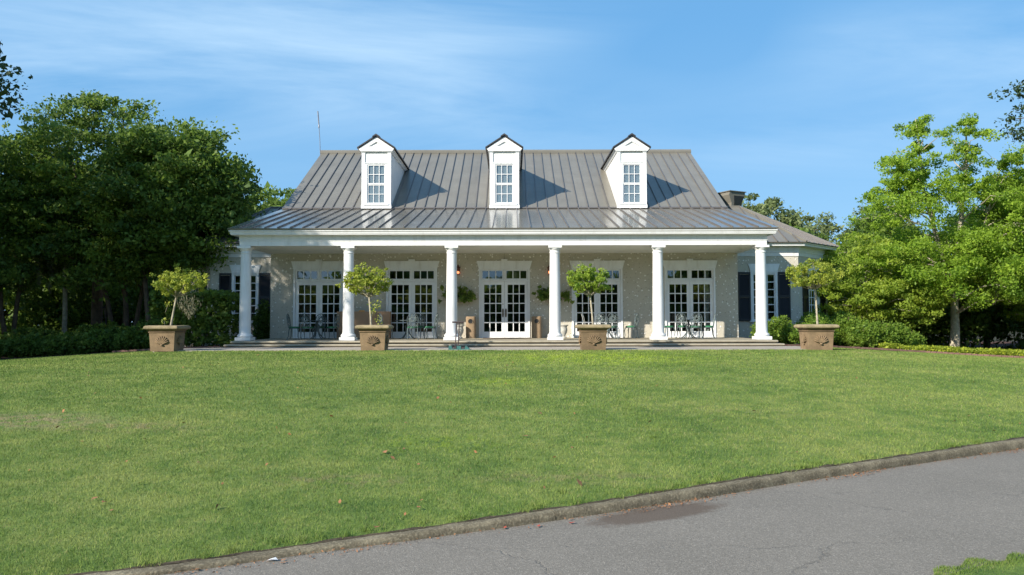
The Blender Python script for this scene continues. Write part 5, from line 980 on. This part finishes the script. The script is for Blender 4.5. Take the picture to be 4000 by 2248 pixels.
# thin the turf where the photograph shows bare soil
thin = (((Xv + 6.4) / 1.4) ** 2 + ((Yv - 10.4) / 0.7) ** 2 < 1) & (rs.rand(n) < 0.45); ok &= ~thin
Xv, Yv = Xv[ok], Yv[ok]; XY = np.stack([Xv, Yv], 1); m = len(XY)
h = rs.uniform(0.011, 0.025, m) * (1 + 0.025 * Yv); h *= np.where(Yv - yk(Xv) < 0.45, 1.25, 1.0); w = rs.uniform(0.003, 0.006, m) * np.maximum(1, Yv / 6.0) ** 1.05
blades('grass', XY, h, w, rs, 'short mown grass of the lawn between the kerb and the walk')
n = 90000; Xv = rs.uniform(1.0, 7, n); Yv = np.array([yv(x) for x in Xv]) - rs.rand(n) ** 1.4 * 1.5 - 0.03 + 0.05 * np.sin(Xv * 7) + 0.05 * np.sin(Xv * 19)
blades('grass', np.stack([Xv, Yv], 1), rs.uniform(0.006, 0.020, n), rs.uniform(0.003, 0.006, n), rs, 'grass of the near verge at the lower right corner', zf=lambda x, y: 0.015 + 0 * x)
# ------------------------------------------------------------------ litter
leafp = [((1968, 2066), 'fallen_red'), ((2100, 2060), 'fallen_red'), ((2230, 2047), 'fallen_red'), ((3300, 1867), 'fallen'), ((3422, 1846), 'fallen'), ((1634, 1985), 'fallen'), ((2235, 1753), 'fallen'), ((430, 1995), 'fallen'), ((405, 1962), 'fallen'), ((322, 1724), 'fallen'), ((1470, 2062), 'fallen')]
ll = ['red fallen leaf on the road left of the silt patch', 'red fallen leaf in the middle of three on the road', 'red fallen leaf nearest the silt patch', 'tan fallen leaf on a drift of litter at the kerb', 'tan fallen leaf standing upright on the road by the kerb', 'brown leaf on the lawn just above the kerb', 'curled brown leaf in the middle of the lawn', 'orange leaf on the lawn at the lower left', 'pale leaf on the lawn at the lower left', 'dark curled leaf on the left of the lawn', 'brown leaf at the grass edge by the kerb']
fcam = 3060.0; th_ = math.atan(136 / 3060.0)
def hit(px, py):
    u_ = (1124 - py) / fcam; dx_, dy_, dz_ = (px - 2000) / fcam, math.cos(th_) - u_ * math.sin(th_), math.sin(th_) + u_ * math.cos(th_); z = 0.0
    for _ in range(12):
        t = (z - 1.6) / dz_; X_, Y_ = dx_ * t, dy_ * t; z = 0.004 if Y_ < float(yk(X_)) else g(X_, Y_) + 0.02
    return X_, Y_, z
for i, ((p, mt_), lb) in enumerate(zip(leafp, ll)):
    x, y, z = hit(*p); s = 0.028; rs2 = np.random.RandomState(i); c = rs2.uniform(0.2, 0.5)
    o = MB().add([(-s, 0, s * c), (-s * .4, -s * .5, 0), (s * .5, -s * .45, s * .2), (s * 1.1, 0, s * c), (s * .4, s * .5, s * .1), (-s * .5, s * .5, s * .15), (0, 0, -0.0)], [[6, 0, 1], [6, 1, 2], [6, 2, 3], [6, 3, 4], [6, 4, 5], [6, 5, 0]]).build('fallen_leaf', M[mt_], loc=(x, y, z + 0.006)); o.rotation_euler = (0, 0, rs2.uniform(0, 6)); tag(o, lb, 'leaf', 'fallen leaves on the lawn and road')
x, y, z = hit(1060, 2190); o = MB().add([(-.035, -.01, .0), (.0, -.02, .012), (.04, .0, .003), (.02, .02, .015), (-.02, .015, .004)], [[0, 1, 3, 4], [1, 2, 3]]).build('paper_scrap', M['paper'], loc=(x, y, 0.008)); tag(o, 'crumpled white paper scrap on the road by the kerb', 'litter')
rs = np.random.RandomState(14); n = 150; Yt = 6 * (22 / 6.0) ** rs.rand(n); Xt = rs.uniform(-0.66, 0.66, n) * Yt; ok = Yt > yk(Xt) + 0.4; Xt, Yt = Xt[ok], Yt[ok]
tag(leaf_mesh('leaf_scatter', np.stack([Xt, Yt, gz(Xt, Yt) + 0.025], 1), 0.045, rs, M['fallen'], up=2, aspect=0.6), 'small dry leaves scattered over the lawn', 'leaf litter', kind='stuff')
nt_ = 70; Yc = 6 * (20 / 6.0) ** rs.rand(nt_); Xc = rs.uniform(-0.66, 0.66, nt_) * Yc; nk = 60; Xc[:nk] = rs.uniform(-2.4, 6, nk); Yc[:nk] = yk(Xc[:nk]) + 0.16 + rs.rand(nk) * 0.12; ok = Yc > yk(Xc) + 0.14; Xc, Yc = Xc[ok], Yc[ok]
XYc = np.repeat(np.stack([Xc, Yc], 1), 45, 0) + rs.normal(0, 0.03, (len(Xc) * 45, 2)); XYc = XYc[XYc[:, 1] > yk(XYc[:, 0]) + 0.10]; blades('weed_tufts', XYc, rs.uniform(0.025, 0.06, len(XYc)), rs.uniform(0.004, 0.008, len(XYc)), rs, 'taller tufts of coarse grass, most of them along the kerb')
rs = np.random.RandomState(4); n = 2600; Xl = rs.uniform(-3, 8, n); wgt = np.exp(-((Xl - 1.4) / 0.6) ** 2) + 0.8 * np.exp(-((Xl - 3.55) / 0.35) ** 2) + 0.5 * np.exp(-((Xl + 1.5) / 0.8) ** 2) + 0.7 * np.exp(-((Xl - 6.3) / 0.6) ** 2) + 0.08
k = rs.rand(n) < wgt; Xl = Xl[k]; Yl = yk(Xl) - 0.015 - rs.rand(len(Xl)) ** 2 * 0.16; tag(leaf_mesh('leaf_litter', np.stack([Xl, Yl, 0.006 + rs.rand(len(Xl)) * 0.008], 1), 0.022, rs, M['fallen'], up=3, aspect=0.4), 'drifts of dry leaf litter along the foot of the kerb', 'litter', kind='stuff')
